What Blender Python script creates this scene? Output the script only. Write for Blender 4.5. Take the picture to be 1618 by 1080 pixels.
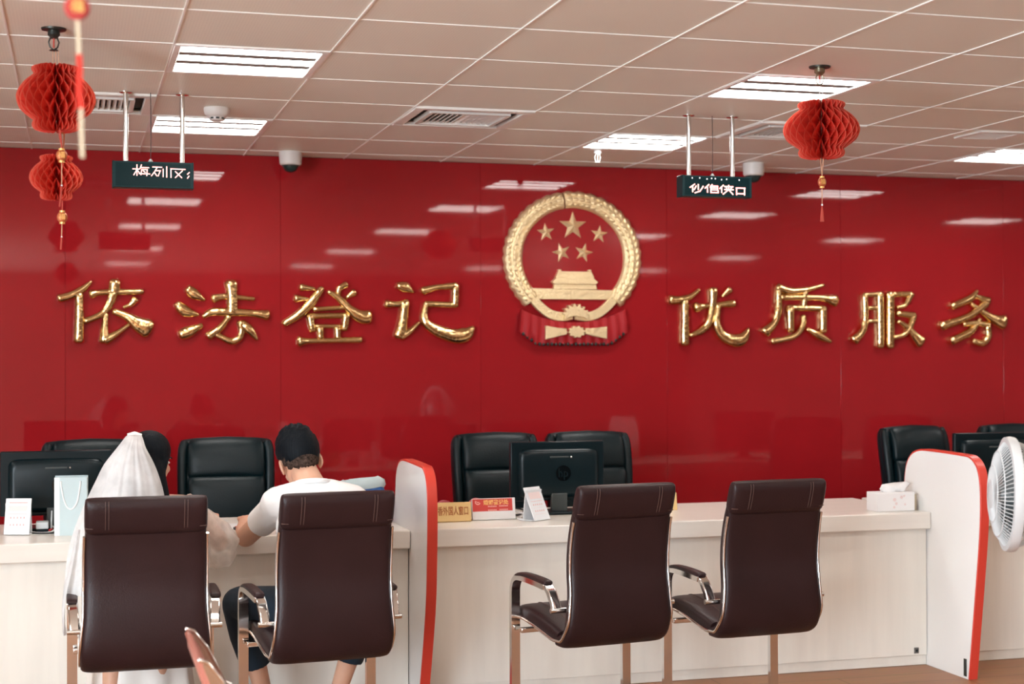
import bpy, math, random
from mathutils import Vector, Matrix
random.seed(7)
PI = math.pi
scene = bpy.context.scene
COL = scene.collection
for o in list(bpy.data.objects):
    bpy.data.objects.remove(o, do_unlink=True)

# ------------------------------------------------------------------ camera
CAM_H = 1.60
CEIL = 2.78
WALL_Y = 9.17
cam_d = bpy.data.cameras.new('camera')
cam = bpy.data.objects.new('camera', cam_d)
COL.objects.link(cam)
cam_d.sensor_fit = 'HORIZONTAL'
cam_d.sensor_width = 36.0
cam_d.lens = 36.0 * 2419.4 / 1618.0
cam_d.clip_start = 0.05
yaw, pitch, roll = 0.27791, 0.00739, -0.00241
fw = Vector((math.sin(yaw) * math.cos(pitch), math.cos(yaw) * math.cos(pitch), math.sin(pitch)))
rt = Vector((math.cos(yaw), -math.sin(yaw), 0.0))
up = rt.cross(fw)
rt2 = rt * math.cos(roll) + up * math.sin(roll)
up2 = up * math.cos(roll) - rt * math.sin(roll)
m = Matrix((rt2, up2, -fw)).transposed().to_4x4()
m.translation = Vector((0, 0, CAM_H))
cam.matrix_world = m
cam_d.dof.use_dof = True
cam_d.dof.focus_distance = 6.6
cam_d.dof.aperture_fstop = 2.4
scene.camera = cam

# ------------------------------------------------------------------ world, exposure
world = bpy.data.worlds.new('daylight')
scene.world = world
world.use_nodes = True
bg = world.node_tree.nodes['Background']
bg.inputs[0].default_value = (0.80, 0.91, 1.0, 1)
bg.inputs[1].default_value = 12.5
scene.view_settings.view_transform = 'Standard'
scene.view_settings.look = 'None'
scene.view_settings.gamma = 1.0
scene.view_settings.use_curve_mapping = False
scene.view_settings.exposure = 1.2
LIGHT_STRENGTH = 9.5
# daylight comes in through the window opening of the left wall; a portal guides the sampling
pl = bpy.data.lights.new('window_portal', 'AREA')
pl.shape = 'RECTANGLE'
pl.size = 6.2
pl.size_y = 2.4
pl.cycles.is_portal = True
po = bpy.data.objects.new('window_portal', pl)
COL.objects.link(po)
po.location = (-3.98, -1.0, 1.45)
po.rotation_euler = Matrix(((0, 0, -1), (-1, 0, 0), (0, 1, 0))).to_euler()

# ------------------------------------------------------------------ materials
MATS = {}


def mat(name, col, rough=0.5, metal=0.0, spec=0.5, coat=0.0, noise=0.0, nscale=8.0, bump=0.0, bscale=60.0,
        stretch=(1, 1, 1), emit=None, estr=0.0, trans=0.0, alpha=1.0, sheen=0.0, sub=0.0, translucent=0.0):
    if name in MATS:
        return MATS[name]
    mt = bpy.data.materials.new(name)
    mt.use_nodes = True
    nt = mt.node_tree
    b = nt.nodes['Principled BSDF']
    b.inputs['Base Color'].default_value = (*col, 1)
    b.inputs['Roughness'].default_value = rough
    b.inputs['Metallic'].default_value = metal
    b.inputs['Specular IOR Level'].default_value = spec
    b.inputs['Coat Weight'].default_value = coat
    b.inputs['Coat Roughness'].default_value = 0.03
    b.inputs['Alpha'].default_value = alpha
    b.inputs['Transmission Weight'].default_value = trans
    b.inputs['Sheen Weight'].default_value = sheen
    if sub:
        b.inputs['Subsurface Weight'].default_value = sub
        b.inputs['Subsurface Radius'].default_value = (0.02, 0.008, 0.005)
    if emit:
        b.inputs['Emission Color'].default_value = (*emit, 1)
        b.inputs['Emission Strength'].default_value = estr
    tc = nt.nodes.new('ShaderNodeTexCoord')
    mp = nt.nodes.new('ShaderNodeMapping')
    mp.inputs['Scale'].default_value = stretch
    nt.links.new(tc.outputs['Object'], mp.inputs['Vector'])
    if noise:
        n = nt.nodes.new('ShaderNodeTexNoise')
        n.inputs['Scale'].default_value = nscale
        n.inputs['Detail'].default_value = 5
        nt.links.new(mp.outputs[0], n.inputs['Vector'])
        r = nt.nodes.new('ShaderNodeValToRGB')
        r.color_ramp.elements[0].position = 0.3
        r.color_ramp.elements[1].position = 0.7
        r.color_ramp.elements[0].color = (*[max(0, c * (1 - noise)) for c in col], 1)
        r.color_ramp.elements[1].color = (*[min(1, c * (1 + noise)) for c in col], 1)
        nt.links.new(n.outputs['Fac'], r.inputs[0])
        nt.links.new(r.outputs[0], b.inputs['Base Color'])
    if bump:
        n2 = nt.nodes.new('ShaderNodeTexNoise')
        n2.inputs['Scale'].default_value = bscale
        n2.inputs['Detail'].default_value = 3
        nt.links.new(mp.outputs[0], n2.inputs['Vector'])
        bp = nt.nodes.new('ShaderNodeBump')
        bp.inputs['Strength'].default_value = bump
        bp.inputs['Distance'].default_value = 0.01
        nt.links.new(n2.outputs['Fac'], bp.inputs['Height'])
        nt.links.new(bp.outputs[0], b.inputs['Normal'])
    if translucent:
        out = nt.nodes['Material Output']
        tl = nt.nodes.new('ShaderNodeBsdfTranslucent')
        tl.inputs[0].default_value = (*col, 1)
        mx = nt.nodes.new('ShaderNodeMixShader')
        mx.inputs[0].default_value = translucent
        nt.links.new(b.outputs[0], mx.inputs[1])
        nt.links.new(tl.outputs[0], mx.inputs[2])
        nt.links.new(mx.outputs[0], out.inputs['Surface'])
    MATS[name] = mt
    return mt


def M(name):
    return MATS[name]


mat('red_glass', (0.325, 0.0115, 0.0155), rough=0.035, spec=0.42, noise=0.08, nscale=1.2)
mat('red_joint', (0.20, 0.012, 0.014), rough=0.5)
mat('gold', (0.80, 0.56, 0.27), rough=0.13, metal=1.0, bump=0.35, bscale=28)
mat('gold_emblem', (0.92, 0.74, 0.44), rough=0.36, metal=0.7, bump=0.5, bscale=90)
mat('emblem_red', (0.31, 0.0115, 0.015), rough=0.12, spec=0.5)
mat('emblem_drape', (0.36, 0.012, 0.016), rough=0.55, spec=0.25)
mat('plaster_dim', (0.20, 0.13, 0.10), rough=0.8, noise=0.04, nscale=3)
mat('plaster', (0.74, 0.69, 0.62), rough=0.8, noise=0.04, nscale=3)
mat('runner_white', (0.92, 0.92, 0.88), rough=0.3)
mat('fixture_white', (0.85, 0.84, 0.82), rough=0.4)
mat('fixture_bar', (0.22, 0.21, 0.20), rough=0.6)
mat('fixture_grey', (0.55, 0.53, 0.52), rough=0.5)
mat('lamp_strip', (0.9, 0.9, 0.9), rough=0.5, emit=(1.0, 0.965, 0.92), estr=LIGHT_STRENGTH)
mat('vent_white', (0.80, 0.78, 0.74), rough=0.45)
mat('vent_dark', (0.06, 0.055, 0.05), rough=0.8)
mat('worktop', (0.80, 0.755, 0.69), rough=0.28, spec=0.4, noise=0.03, nscale=4, stretch=(0.4, 6, 6))
mat('counter_panel', (0.82, 0.785, 0.715), rough=0.42, noise=0.04, nscale=3, stretch=(5, 5, 0.5))
mat('plinth_brown', (0.16, 0.09, 0.06), rough=0.5)
mat('white_panel', (0.84, 0.83, 0.81), rough=0.30)
mat('red_edge', (0.66, 0.055, 0.035), rough=0.35)
mat('brown_leather', (0.024, 0.0100, 0.0105), rough=0.40, spec=0.26, noise=0.15, nscale=5, bump=0.12, bscale=160)
mat('brown_thread', (0.10, 0.055, 0.045), rough=0.6)
mat('pink_leather', (0.42, 0.15, 0.11), rough=0.35, bump=0.1, bscale=150)
mat('chrome', (0.78, 0.76, 0.74), rough=0.10, metal=1.0)
mat('steel', (0.72, 0.70, 0.67), rough=0.22, metal=1.0)
mat('black_leather', (0.0012, 0.009, 0.012), rough=0.35, spec=0.28, bump=0.12, bscale=140)
mat('black_plastic', (0.0012, 0.0085, 0.0115), rough=0.32, spec=0.26)
mat('black_matt', (0.014, 0.018, 0.019), rough=0.6)
mat('dark_grey', (0.045, 0.055, 0.055), rough=0.4)
mat('logo_black', (0.002, 0.004, 0.005), rough=0.15)
mat('screen_glass', (0.01, 0.012, 0.014), rough=0.08)
mat('lantern_red', (0.74, 0.055, 0.032), rough=0.75, translucent=0.45)
mat('lantern_rim_lit', (0.82, 0.17, 0.11), rough=0.75, translucent=0.5)  # same paper, paler: light caught on the cell edges put into the colour
mat('thread_red', (0.45, 0.06, 0.04), rough=0.8)
mat('thread_gold', (0.62, 0.34, 0.20), rough=0.7)
mat('bead_gold', (0.45, 0.12, 0.04), rough=0.4, metal=0.3)
mat('bright_gold', (0.75, 0.42, 0.13), rough=0.35, metal=0.4)
mat('charm_red', (0.34, 0.025, 0.02), rough=0.7)
mat('ribbon_cream', (0.52, 0.43, 0.30), rough=0.8)
mat('led_glow', (1, 0.3, 0.25), emit=(1.0, 0.42, 0.36), estr=1.7)
mat('led_white', (1, 0.9, 0.9), emit=(1.0, 0.86, 0.84), estr=1.6)
mat('sign_case', (0.005, 0.026, 0.029), rough=0.35, spec=0.2)
mat('sign_face', (0.003, 0.017, 0.020), rough=0.25, spec=0.15)
mat('cam_white', (0.80, 0.79, 0.77), rough=0.35)
mat('cam_dome', (0.01, 0.03, 0.03), rough=0.06)
mat('brass', (0.32, 0.29, 0.20), rough=0.3, metal=0.9)
mat('dark_metal', (0.05, 0.055, 0.05), rough=0.35, metal=0.7)
mat('paper_white', (0.84, 0.83, 0.83), rough=0.6)
mat('paper_blue', (0.50, 0.61, 0.63), rough=0.5)
mat('rope_white', (0.88, 0.90, 0.90), rough=0.8)
mat('acrylic_white', (0.80, 0.82, 0.85), rough=0.25)
mat('print_pink', (0.75, 0.45, 0.43), rough=0.6)
mat('print_pale', (0.80, 0.66, 0.65), rough=0.6)
mat('plate_gold', (0.80, 0.56, 0.25), rough=0.42, metal=0.35)
mat('plate_letter', (0.42, 0.12, 0.03), rough=0.5)
mat('card_red', (0.66, 0.060, 0.050), rough=0.45)
mat('card_yellow', (0.95, 0.56, 0.20), rough=0.5)
mat('card_pink', (0.92, 0.52, 0.46), rough=0.5)
mat('ribbon_pink', (0.50, 0.10, 0.13), rough=0.5)
mat('cable_white', (0.75, 0.74, 0.72), rough=0.5)
mat('cable_black', (0.02, 0.02, 0.02), rough=0.5)
mat('blue_cloth', (0.035, 0.13, 0.36), rough=0.8, noise=0.3, nscale=60)
mat('fan_white', (0.60, 0.61, 0.61), rough=0.35)
mat('fan_blade', (0.17, 0.19, 0.19), rough=0.3)
mat('skin', (0.66, 0.37, 0.25), rough=0.5, sub=0.12, noise=0.05, nscale=10)
mat('skin_shade', (0.60, 0.33, 0.22), rough=0.5, sub=0.12)
mat('hair_black', (0.0025, 0.0045, 0.007), rough=0.6, spec=0.14, bump=0.35, bscale=160, stretch=(1, 1, 0.12))
mat('hair_fade', (0.055, 0.036, 0.028), rough=0.9, spec=0.1, noise=0.8, nscale=110)
mat('eye_white', (0.8, 0.78, 0.75), rough=0.2)
mat('eye_dark', (0.02, 0.012, 0.01), rough=0.15)
mat('lip', (0.45, 0.16, 0.14), rough=0.45)
mat('tee_white', (0.86, 0.855, 0.85), rough=0.85, bump=0.15, bscale=25)
mat('navy', (0.006, 0.018, 0.032), rough=0.85, bump=0.15, bscale=40)
mat('satin', (0.84, 0.80, 0.75), rough=0.55, bump=0.15, bscale=14, sheen=0.3)
mat('shoe_dark', (0.03, 0.025, 0.022), rough=0.5)
mat('ink_red', (0.50, 0.03, 0.03), rough=0.4)
mat('glass_pane', (0.95, 0.98, 0.98), rough=0.02, trans=1.0)
mat('frame_grey', (0.55, 0.55, 0.55), rough=0.4)
mat('socket', (0.12, 0.11, 0.10), rough=0.4)


def tulle(name, col, opac, fold):
    mt = bpy.data.materials.new(name)
    mt.use_nodes = True
    nt = mt.node_tree
    b = nt.nodes['Principled BSDF']
    b.inputs['Base Color'].default_value = (*col, 1)
    b.inputs['Roughness'].default_value = 0.8
    out = nt.nodes['Material Output']
    tl = nt.nodes.new('ShaderNodeBsdfTranslucent')
    tl.inputs[0].default_value = (*col, 1)
    m1 = nt.nodes.new('ShaderNodeMixShader')
    m1.inputs[0].default_value = 0.35
    tr = nt.nodes.new('ShaderNodeBsdfTransparent')
    m2 = nt.nodes.new('ShaderNodeMixShader')
    nt.links.new(b.outputs[0], m1.inputs[1])
    nt.links.new(tl.outputs[0], m1.inputs[2])
    tc = nt.nodes.new('ShaderNodeTexCoord')
    n = nt.nodes.new('ShaderNodeTexNoise')
    n.inputs['Scale'].default_value = fold
    n.inputs['Detail'].default_value = 4
    nt.links.new(tc.outputs['Object'], n.inputs['Vector'])
    mr = nt.nodes.new('ShaderNodeMapRange')
    mr.inputs[1].default_value = 0.3
    mr.inputs[2].default_value = 0.7
    mr.inputs[3].default_value = max(0, opac - 0.12)
    mr.inputs[4].default_value = min(1, opac + 0.12)
    nt.links.new(n.outputs['Fac'], mr.inputs[0])
    nt.links.new(mr.outputs[0], m2.inputs[0])
    nt.links.new(tr.outputs[0], m2.inputs[1])
    nt.links.new(m1.outputs[0], m2.inputs[2])
    nt.links.new(m2.outputs[0], out.inputs['Surface'])
    MATS[name] = mt


tulle('veil_tulle', (0.90, 0.90, 0.90), 0.86, 14)
tulle('sleeve_tulle', (0.88, 0.82, 0.75), 0.58, 16)


def perforated():
    """metal ceiling tile: beige grey with a grid of fine perforations"""
    mt = mat('tile_metal', (0.60, 0.535, 0.47), rough=0.48, spec=0.4)
    nt = mt.node_tree
    b = nt.nodes['Principled BSDF']
    tc = nt.nodes.new('ShaderNodeTexCoord')
    v = nt.nodes.new('ShaderNodeTexVoronoi')
    v.inputs['Scale'].default_value = 90
    v.inputs['Randomness'].default_value = 0.0
    nt.links.new(tc.outputs['Object'], v.inputs['Vector'])
    r = nt.nodes.new('ShaderNodeValToRGB')
    r.color_ramp.elements[0].position = 0.22
    r.color_ramp.elements[1].position = 0.30
    r.color_ramp.elements[0].color = (0.76, 0.755, 0.69, 1)
    r.color_ramp.elements[1].color = (0.82, 0.81, 0.73, 1)
    nt.links.new(v.outputs['Distance'], r.inputs[0])
    nt.links.new(r.outputs[0], b.inputs['Base Color'])


perforated()


def woodfloor():
    mt = mat('floor_laminate', (0.30, 0.17, 0.10), rough=0.42, spec=0.3)
    nt = mt.node_tree
    b = nt.nodes['Principled BSDF']
    tc = nt.nodes.new('ShaderNodeTexCoord')
    br = nt.nodes.new('ShaderNodeTexBrick')
    br.inputs['Scale'].default_value = 1.0
    br.inputs['Brick Width'].default_value = 1.2
    br.inputs['Row Height'].default_value = 0.17
    br.inputs['Mortar Size'].default_value = 0.002
    br.inputs['Color1'].default_value = (0.46, 0.21, 0.095, 1)
    br.inputs['Color2'].default_value = (0.40, 0.175, 0.08, 1)
    br.inputs['Mortar'].default_value = (0.10, 0.05, 0.03, 1)
    nt.links.new(tc.outputs['Object'], br.inputs['Vector'])
    mp = nt.nodes.new('ShaderNodeMapping')
    mp.inputs['Scale'].default_value = (2, 30, 1)
    nt.links.new(tc.outputs['Object'], mp.inputs['Vector'])
    n = nt.nodes.new('ShaderNodeTexNoise')
    n.inputs['Scale'].default_value = 2.5
    n.inputs['Detail'].default_value = 6
    nt.links.new(mp.outputs[0], n.inputs['Vector'])
    mx = nt.nodes.new('ShaderNodeMixRGB')
    mx.blend_type = 'MULTIPLY'
    mx.inputs[0].default_value = 0.5
    nt.links.new(br.outputs['Color'], mx.inputs[1])
    nt.links.new(n.outputs['Color'], mx.inputs[2])
    nt.links.new(mx.outputs[0], b.inputs['Base Color'])


woodfloor()

# ------------------------------------------------------------------ mesh tools


class MB:
    def __init__(self):
        self.v = []
        self.f = []

    def add(self, vs, fs):
        n = len(self.v)
        self.v += [tuple(a) for a in vs]
        self.f += [tuple(i + n for i in f) for f in fs]
        return self

    def box(self, c, s, R=None):
        hx, hy, hz = s[0] / 2, s[1] / 2, s[2] / 2
        vs = [Vector((x, y, z)) for x in (-hx, hx) for y in (-hy, hy) for z in (-hz, hz)]
        if R:
            vs = [R @ a for a in vs]
        c = Vector(c)
        vs = [a + c for a in vs]
        return self.add(vs, [(0, 1, 3, 2), (4, 6, 7, 5), (0, 4, 5, 1), (2, 3, 7, 6), (0, 2, 6, 4), (1, 5, 7, 3)])

    def loft(self, rings, closed=True, cap=True):
        n = len(rings[0])
        vs = [p for r in rings for p in r]
        fs = []
        for i in range(len(rings) - 1):
            for j in range(n if closed else n - 1):
                k = (j + 1) % n
                fs.append((i * n + j, i * n + k, (i + 1) * n + k, (i + 1) * n + j))
        if cap and closed:
            fs.append(tuple(range(n - 1, -1, -1)))
            fs.append(tuple((len(rings) - 1) * n + j for j in range(n)))
        return self.add(vs, fs)

    def tube(self, pts, r, n=8, flat=(1, 1), cap=True, upv=None):
        pts = [Vector(p) for p in pts]
        k = len(pts)
        rs = r if isinstance(r, (list, tuple)) else [r] * k
        rings = []
        nrm = None
        for i, p in enumerate(pts):
            t = (pts[min(i + 1, k - 1)] - pts[max(i - 1, 0)]).normalized()
            if nrm is None:
                a = Vector(upv) if upv else (Vector((0, 0, 1)) if abs(t.z) < 0.9 else Vector((1, 0, 0)))
                nrm = (a - t * a.dot(t)).normalized()
            else:
                nrm = (nrm - t * nrm.dot(t))
                nrm = nrm.normalized() if nrm.length > 1e-6 else Vector((1, 0, 0))
            bi = t.cross(nrm)
            rings.append([p + nrm * math.cos(2 * PI * j / n) * rs[i] * flat[0] + bi * math.sin(2 * PI * j / n) * rs[i] * flat[1] for j in range(n)])
        return self.loft(rings, True, cap)

    def bar(self, pts, a, b, side=(1, 0, 0)):
        """rectangular bar swept along pts: a wide along `side`, b thick across it"""
        pts = [Vector(p) for p in pts]
        s = Vector(side).normalized()
        rings = []
        k = len(pts)
        for i, p in enumerate(pts):
            t = (pts[min(i + 1, k - 1)] - pts[max(i - 1, 0)]).normalized()
            nn = t.cross(s).normalized()
            rings.append([p + s * x * a / 2 + nn * y * b / 2 for x, y in ((-1, -1), (1, -1), (1, 1), (-1, 1))])
        return self.loft(rings)

    def lathe(self, prof, n=24, c=(0, 0, 0), R=None):
        c = Vector(c)
        rings = []
        for r, z in prof:
            ring = [Vector((r * math.cos(2 * PI * j / n), r * math.sin(2 * PI * j / n), z)) for j in range(n)]
            rings.append([(R @ a if R else a) + c for a in ring])
        return self.loft(rings)

    def prism(self, poly, y0, y1):
        """polygon in x,z extruded along y"""
        n = len(poly)
        vs = [(x, y0, z) for x, z in poly] + [(x, y1, z) for x, z in poly]
        fs = [tuple(range(n)), tuple(range(2 * n - 1, n - 1, -1))]
        fs += [(i, i + n, (i + 1) % n + n, (i + 1) % n) for i in range(n)]
        return self.add(vs, fs)

    def ell(self, c, r, n=16, m=10, R=None):
        c = Vector(c)
        rings = []
        for i in range(m + 1):
            t = PI * i / m
            t = min(max(t, 0.02), PI - 0.02)
            ring = []
            for j in range(n):
                a = Vector((r[0] * math.sin(t) * math.cos(2 * PI * j / n), r[1] * math.sin(t) * math.sin(2 * PI * j / n), -r[2] * math.cos(t)))
                ring.append((R @ a if R else a) + c)
            rings.append(ring)
        return self.loft(rings)

    def cap(self, p0, r0, p1, r1, n=14):
        """capsule with tapering radius"""
        p0, p1 = Vector(p0), Vector(p1)
        t = (p1 - p0).normalized()
        pts, rs = [], []
        for a in (85, 60, 30, 0):
            pts.append(p0 - t * r0 * math.sin(math.radians(a)))
            rs.append(max(r0 * math.cos(math.radians(a)), 0.0005))
        for a in (0, 30, 60, 85):
            pts.append(p1 + t * r1 * math.sin(math.radians(a)))
            rs.append(max(r1 * math.cos(math.radians(a)), 0.0005))
        return self.tube(pts, rs, n)

    def mesh(self, name, material=None, smooth=None):
        me = bpy.data.meshes.new(name)
        me.from_pydata(self.v, [], self.f)
        me.validate()
        import bmesh
        bm = bmesh.new()
        bm.from_mesh(me)
        bmesh.ops.recalc_face_normals(bm, faces=bm.faces)
        bm.to_mesh(me)
        bm.free()
        if smooth is not None:
            me.shade_smooth()
            me.set_sharp_from_angle(angle=math.radians(smooth))
        if material:
            me.materials.append(M(material))
        return me

    def build(self, name, material, parent=None, smooth=None, bevel=0.0, seg=2, loc=None, rot=None):
        me = self.mesh(name, material, smooth)
        return place(name, me, parent, bevel, seg, loc, rot)


def place(name, me, parent=None, bevel=0.0, seg=2, loc=None, rot=None):
    o = bpy.data.objects.new(name, me)
    COL.objects.link(o)
    if parent:
        o.parent = parent
    if loc is not None:
        o.location = loc
    if rot is not None:
        o.rotation_euler = rot
    if bevel:
        b = o.modifiers.new('bevel', 'BEVEL')
        b.width = bevel
        b.segments = seg
        b.limit_method = 'ANGLE'
        b.angle_limit = math.radians(40)
        o.data.shade_smooth()
        o.data.set_sharp_from_angle(angle=math.radians(50))
    return o


def tag(o, label, cat, group=None):
    o['label'] = label
    o['category'] = cat
    if group:
        o['group'] = group
    return o


def thing(name, label, cat, loc=(0, 0, 0), rz=0.0, group=None):
    o = bpy.data.objects.new(name, None)
    COL.objects.link(o)
    o.location = loc
    o.rotation_euler = (0, 0, rz)
    o.empty_display_size = 0.1
    return tag(o, label, cat, group)


def structure(o):
    o['kind'] = 'structure'
    return o


def dup(root, loc, rz, label, group=None):
    r = root.copy()
    COL.objects.link(r)
    r.location = loc
    r.rotation_euler = (0, 0, rz)
    r['label'] = label
    if group:
        r['group'] = group
    for ch in list(root.children):
        c = ch.copy()
        COL.objects.link(c)
        c.parent = r
        for g in list(ch.children):
            d = g.copy()
            COL.objects.link(d)
            d.parent = c
    return r


def text_mesh(name, body, size, depth, material, parent, loc, rot=(PI / 2, 0, 0), sx=1.0, bold=0.0):
    cu = bpy.data.curves.new('tmp', 'FONT')
    cu.body = body
    cu.size = size
    cu.extrude = depth
    cu.offset = bold
    cu.resolution_u = 2
    cu.align_x = 'CENTER'
    cu.align_y = 'CENTER'
    t = bpy.data.objects.new('tmp', cu)
    COL.objects.link(t)
    dg = bpy.context.evaluated_depsgraph_get()
    me = bpy.data.meshes.new_from_object(t.evaluated_get(dg))
    bpy.data.objects.remove(t, do_unlink=True)
    me.materials.clear()
    me.materials.append(M(material))
    o = place(name, me, parent, loc=loc, rot=rot)
    o.scale = (sx, 1, 1)
    return o


def baked(mb, mods, name, material, parent=None, loc=None, smooth=True):
    """mesh of a builder with modifiers applied"""
    me = mb.mesh('tmp')
    t = bpy.data.objects.new('tmp', me)
    COL.objects.link(t)
    for kind, props in mods:
        md = t.modifiers.new(kind, kind)
        for k, v in props.items():
            setattr(md, k, v)
    dg = bpy.context.evaluated_depsgraph_get()
    out = bpy.data.meshes.new_from_object(t.evaluated_get(dg))
    bpy.data.objects.remove(t, do_unlink=True)
    out.materials.clear()
    out.materials.append(M(material))
    if smooth:
        out.shade_smooth()
    return place(name, out, parent, loc=loc)


def flesh(mb, name, material, parent, voxel=0.007, it=5, loc=None):
    return baked(mb, [('REMESH', dict(mode='VOXEL', voxel_size=voxel)), ('SMOOTH', dict(factor=0.5, iterations=it))], name, material, parent, loc)


def sring(w, t, ex=0.35, ey=0.6, n=24):
    out = []
    for i in range(n):
        a = 2 * PI * i / n
        c, s = math.cos(a), math.sin(a)
        out.append((w / 2 * math.copysign(abs(c) ** ex, c), t / 2 * math.copysign(abs(s) ** ey, s)))
    return out


def profile_loft(mb, path, n=24, ex=0.3, ey=0.6):
    """path: (y, z, thickness, width); cushion swept in the y,z plane"""
    k = len(path)
    rings = []
    for i, (y, z, t, w) in enumerate(path):
        a = path[max(i - 1, 0)]
        b = path[min(i + 1, k - 1)]
        d = Vector((0, b[0] - a[0], b[1] - a[1])).normalized()
        nn = Vector((0, -d.z, d.y))
        rings.append([Vector((x, y, z)) + nn * q for x, q in sring(w, t, ex, ey, n)])
    return mb.loft(rings)


def smooth_path(pts, sub=4):
    """Catmull-Rom through tuples"""
    out = []
    n = len(pts)
    for i in range(n - 1):
        p0, p1, p2, p3 = pts[max(i - 1, 0)], pts[i], pts[i + 1], pts[min(i + 2, n - 1)]
        for s in range(sub):
            t = s / sub
            out.append(tuple(0.5 * (2 * b + (c - a) * t + (2 * a - 5 * b + 4 * c - d) * t * t + (3 * b - a - 3 * c + d) * t ** 3)
                             for a, b, c, d in zip(p0, p1, p2, p3)))
    out.append(tuple(pts[-1]))
    return out

# ================================================================== the room
X0, Y0, T = -0.2385, 5.3345, 0.6          # ceiling grid origin and pitch
IX0, IX1 = -6, 16
JY0, JY1 = -16, 7
XL, XR = X0 + T * IX0, X0 + T * IX1       # room extent
YF = Y0 + T * JY0

structure(MB().box(((XL + XR) / 2, (YF + WALL_Y) / 2, -0.05), (XR - XL, WALL_Y - YF, 0.1)).build('floor', 'floor_laminate'))

# red feature wall clad with tall back-painted glass panels
wall = structure(MB().box(((XL + XR) / 2, WALL_Y + 0.10, CEIL / 2 + 0.06), (XR - XL + 0.4, 0.16, CEIL + 0.12)).build('wall_back', 'red_joint'))
pw = 1.235
px0 = -3.76
gm = MB().box((0, 0, 0), (pw - 0.001, 0.02, CEIL - 0.004)).mesh('glass_panel', 'red_glass')
k = 0
while px0 + pw * k < XR:
    place('glass_panel', gm, wall, bevel=0.001, seg=1, loc=(px0 + pw * (k + 0.5), WALL_Y + 0.01, CEIL / 2))
    k += 1

# left wall with a long window, right wall, wall behind the camera
wx = XL - 0.08
wl = MB()
w_y0, w_y1, w_z0, w_z1 = -4.1, 2.1, 0.25, 2.65
wl.box((wx, (YF + w_y0) / 2, CEIL / 2 + 0.06), (0.16, w_y0 - YF, CEIL + 0.12))
wl.box((wx, (w_y1 + WALL_Y) / 2, CEIL / 2 + 0.06), (0.16, WALL_Y - w_y1, CEIL + 0.12))
wl.box((wx, (w_y0 + w_y1) / 2, w_z0 / 2), (0.16, w_y1 - w_y0, w_z0))
wl.box((wx, (w_y0 + w_y1) / 2, (w_z1 + CEIL) / 2 + 0.06), (0.16, w_y1 - w_y0, CEIL - w_z1 + 0.12))
structure(wl.build('wall_left', 'plaster'))
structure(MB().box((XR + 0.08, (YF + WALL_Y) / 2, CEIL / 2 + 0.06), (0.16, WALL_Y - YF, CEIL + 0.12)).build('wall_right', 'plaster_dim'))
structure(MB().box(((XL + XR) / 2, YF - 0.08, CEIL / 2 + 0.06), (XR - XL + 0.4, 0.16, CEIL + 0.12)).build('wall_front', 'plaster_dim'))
win = bpy.data.objects.new('window_1', None)
COL.objects.link(win)
win.location = (wx, (w_y0 + w_y1) / 2, w_z0)
structure(win)
L_, Hh = w_y1 - w_y0, w_z1 - w_z0
fr = MB()
for z in (0.03, Hh - 0.03):
    fr.box((0, 0, z), (0.07, L_, 0.06))
for i in range(8):
    fr.box((0, -L_ / 2 + 0.03 + (L_ - 0.06) * i / 7, Hh / 2), (0.07, 0.06, Hh - 0.12))
fr.build('window_frame', 'frame_grey', win, bevel=0.004)

# ------------------------------------------------------------------ ceiling
ceiling = structure(MB().box(((XL + XR) / 2, (YF + WALL_Y) / 2, CEIL + 0.09), (XR - XL + 0.3, WALL_Y - YF + 0.3, 0.06)).build('ceiling', 'fixture_grey'))
light_cols = (-3, 1, 5, 9, 13)
light_rows = (4, 1, -3, -8, -13)
LIGHTS = [(i, j) for i in light_cols for j in light_rows]
VENTS = [(0, 3), (3, 3), (6, 3)]
taken = set(LIGHTS) | set(VENTS)


def tile_mesh(sy=0.594):
    return MB().box((0, 0, 0.012), (0.594, sy, 0.024)).mesh('ceiling_tile', 'tile_metal')


tm = tile_mesh()
last_y0 = Y0 + T * 6
tm_end = tile_mesh(WALL_Y - last_y0 - 0.004)
field = MB()
for i in range(IX0, IX1):
    for j in range(JY0, JY1):
        if (i, j) in taken:
            continue
        x = X0 + T * (i + 0.5)
        if j == 6:
            y = (last_y0 + WALL_Y) / 2
        else:
            y = Y0 + T * (j + 0.5)
        if -1 <= i <= 11 and j >= -2:
            place('ceiling_tile', tm_end if j == 6 else tm, ceiling, loc=(x, y, CEIL))
        else:
            field.box((x, y, CEIL + 0.012), (0.594, (WALL_Y - last_y0 - 0.004) if j == 6 else 0.594, 0.024))
fo = field.build('ceiling_tile_field', 'tile_metal', ceiling)
fo['kind'] = 'stuff'
# exposed runners between the tiles: a wider main runner and fine cross joints
rm = MB().box((0, (YF + WALL_Y) / 2, 0), (0.007, WALL_Y - YF, 0.014)).mesh('main_runner', 'runner_white')
for i in range(IX0, IX1 + 1):
    place('main_runner', rm, ceiling, loc=(X0 + T * i, 0, CEIL + 0.003))
cm = MB().box(((XL + XR) / 2, 0, 0), (XR - XL, 0.005, 0.012)).mesh('cross_runner', 'runner_white')
for j in range(JY0, JY1):
    place('cross_runner', cm, ceiling, loc=(0, Y0 + T * j, CEIL + 0.0035))

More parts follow.
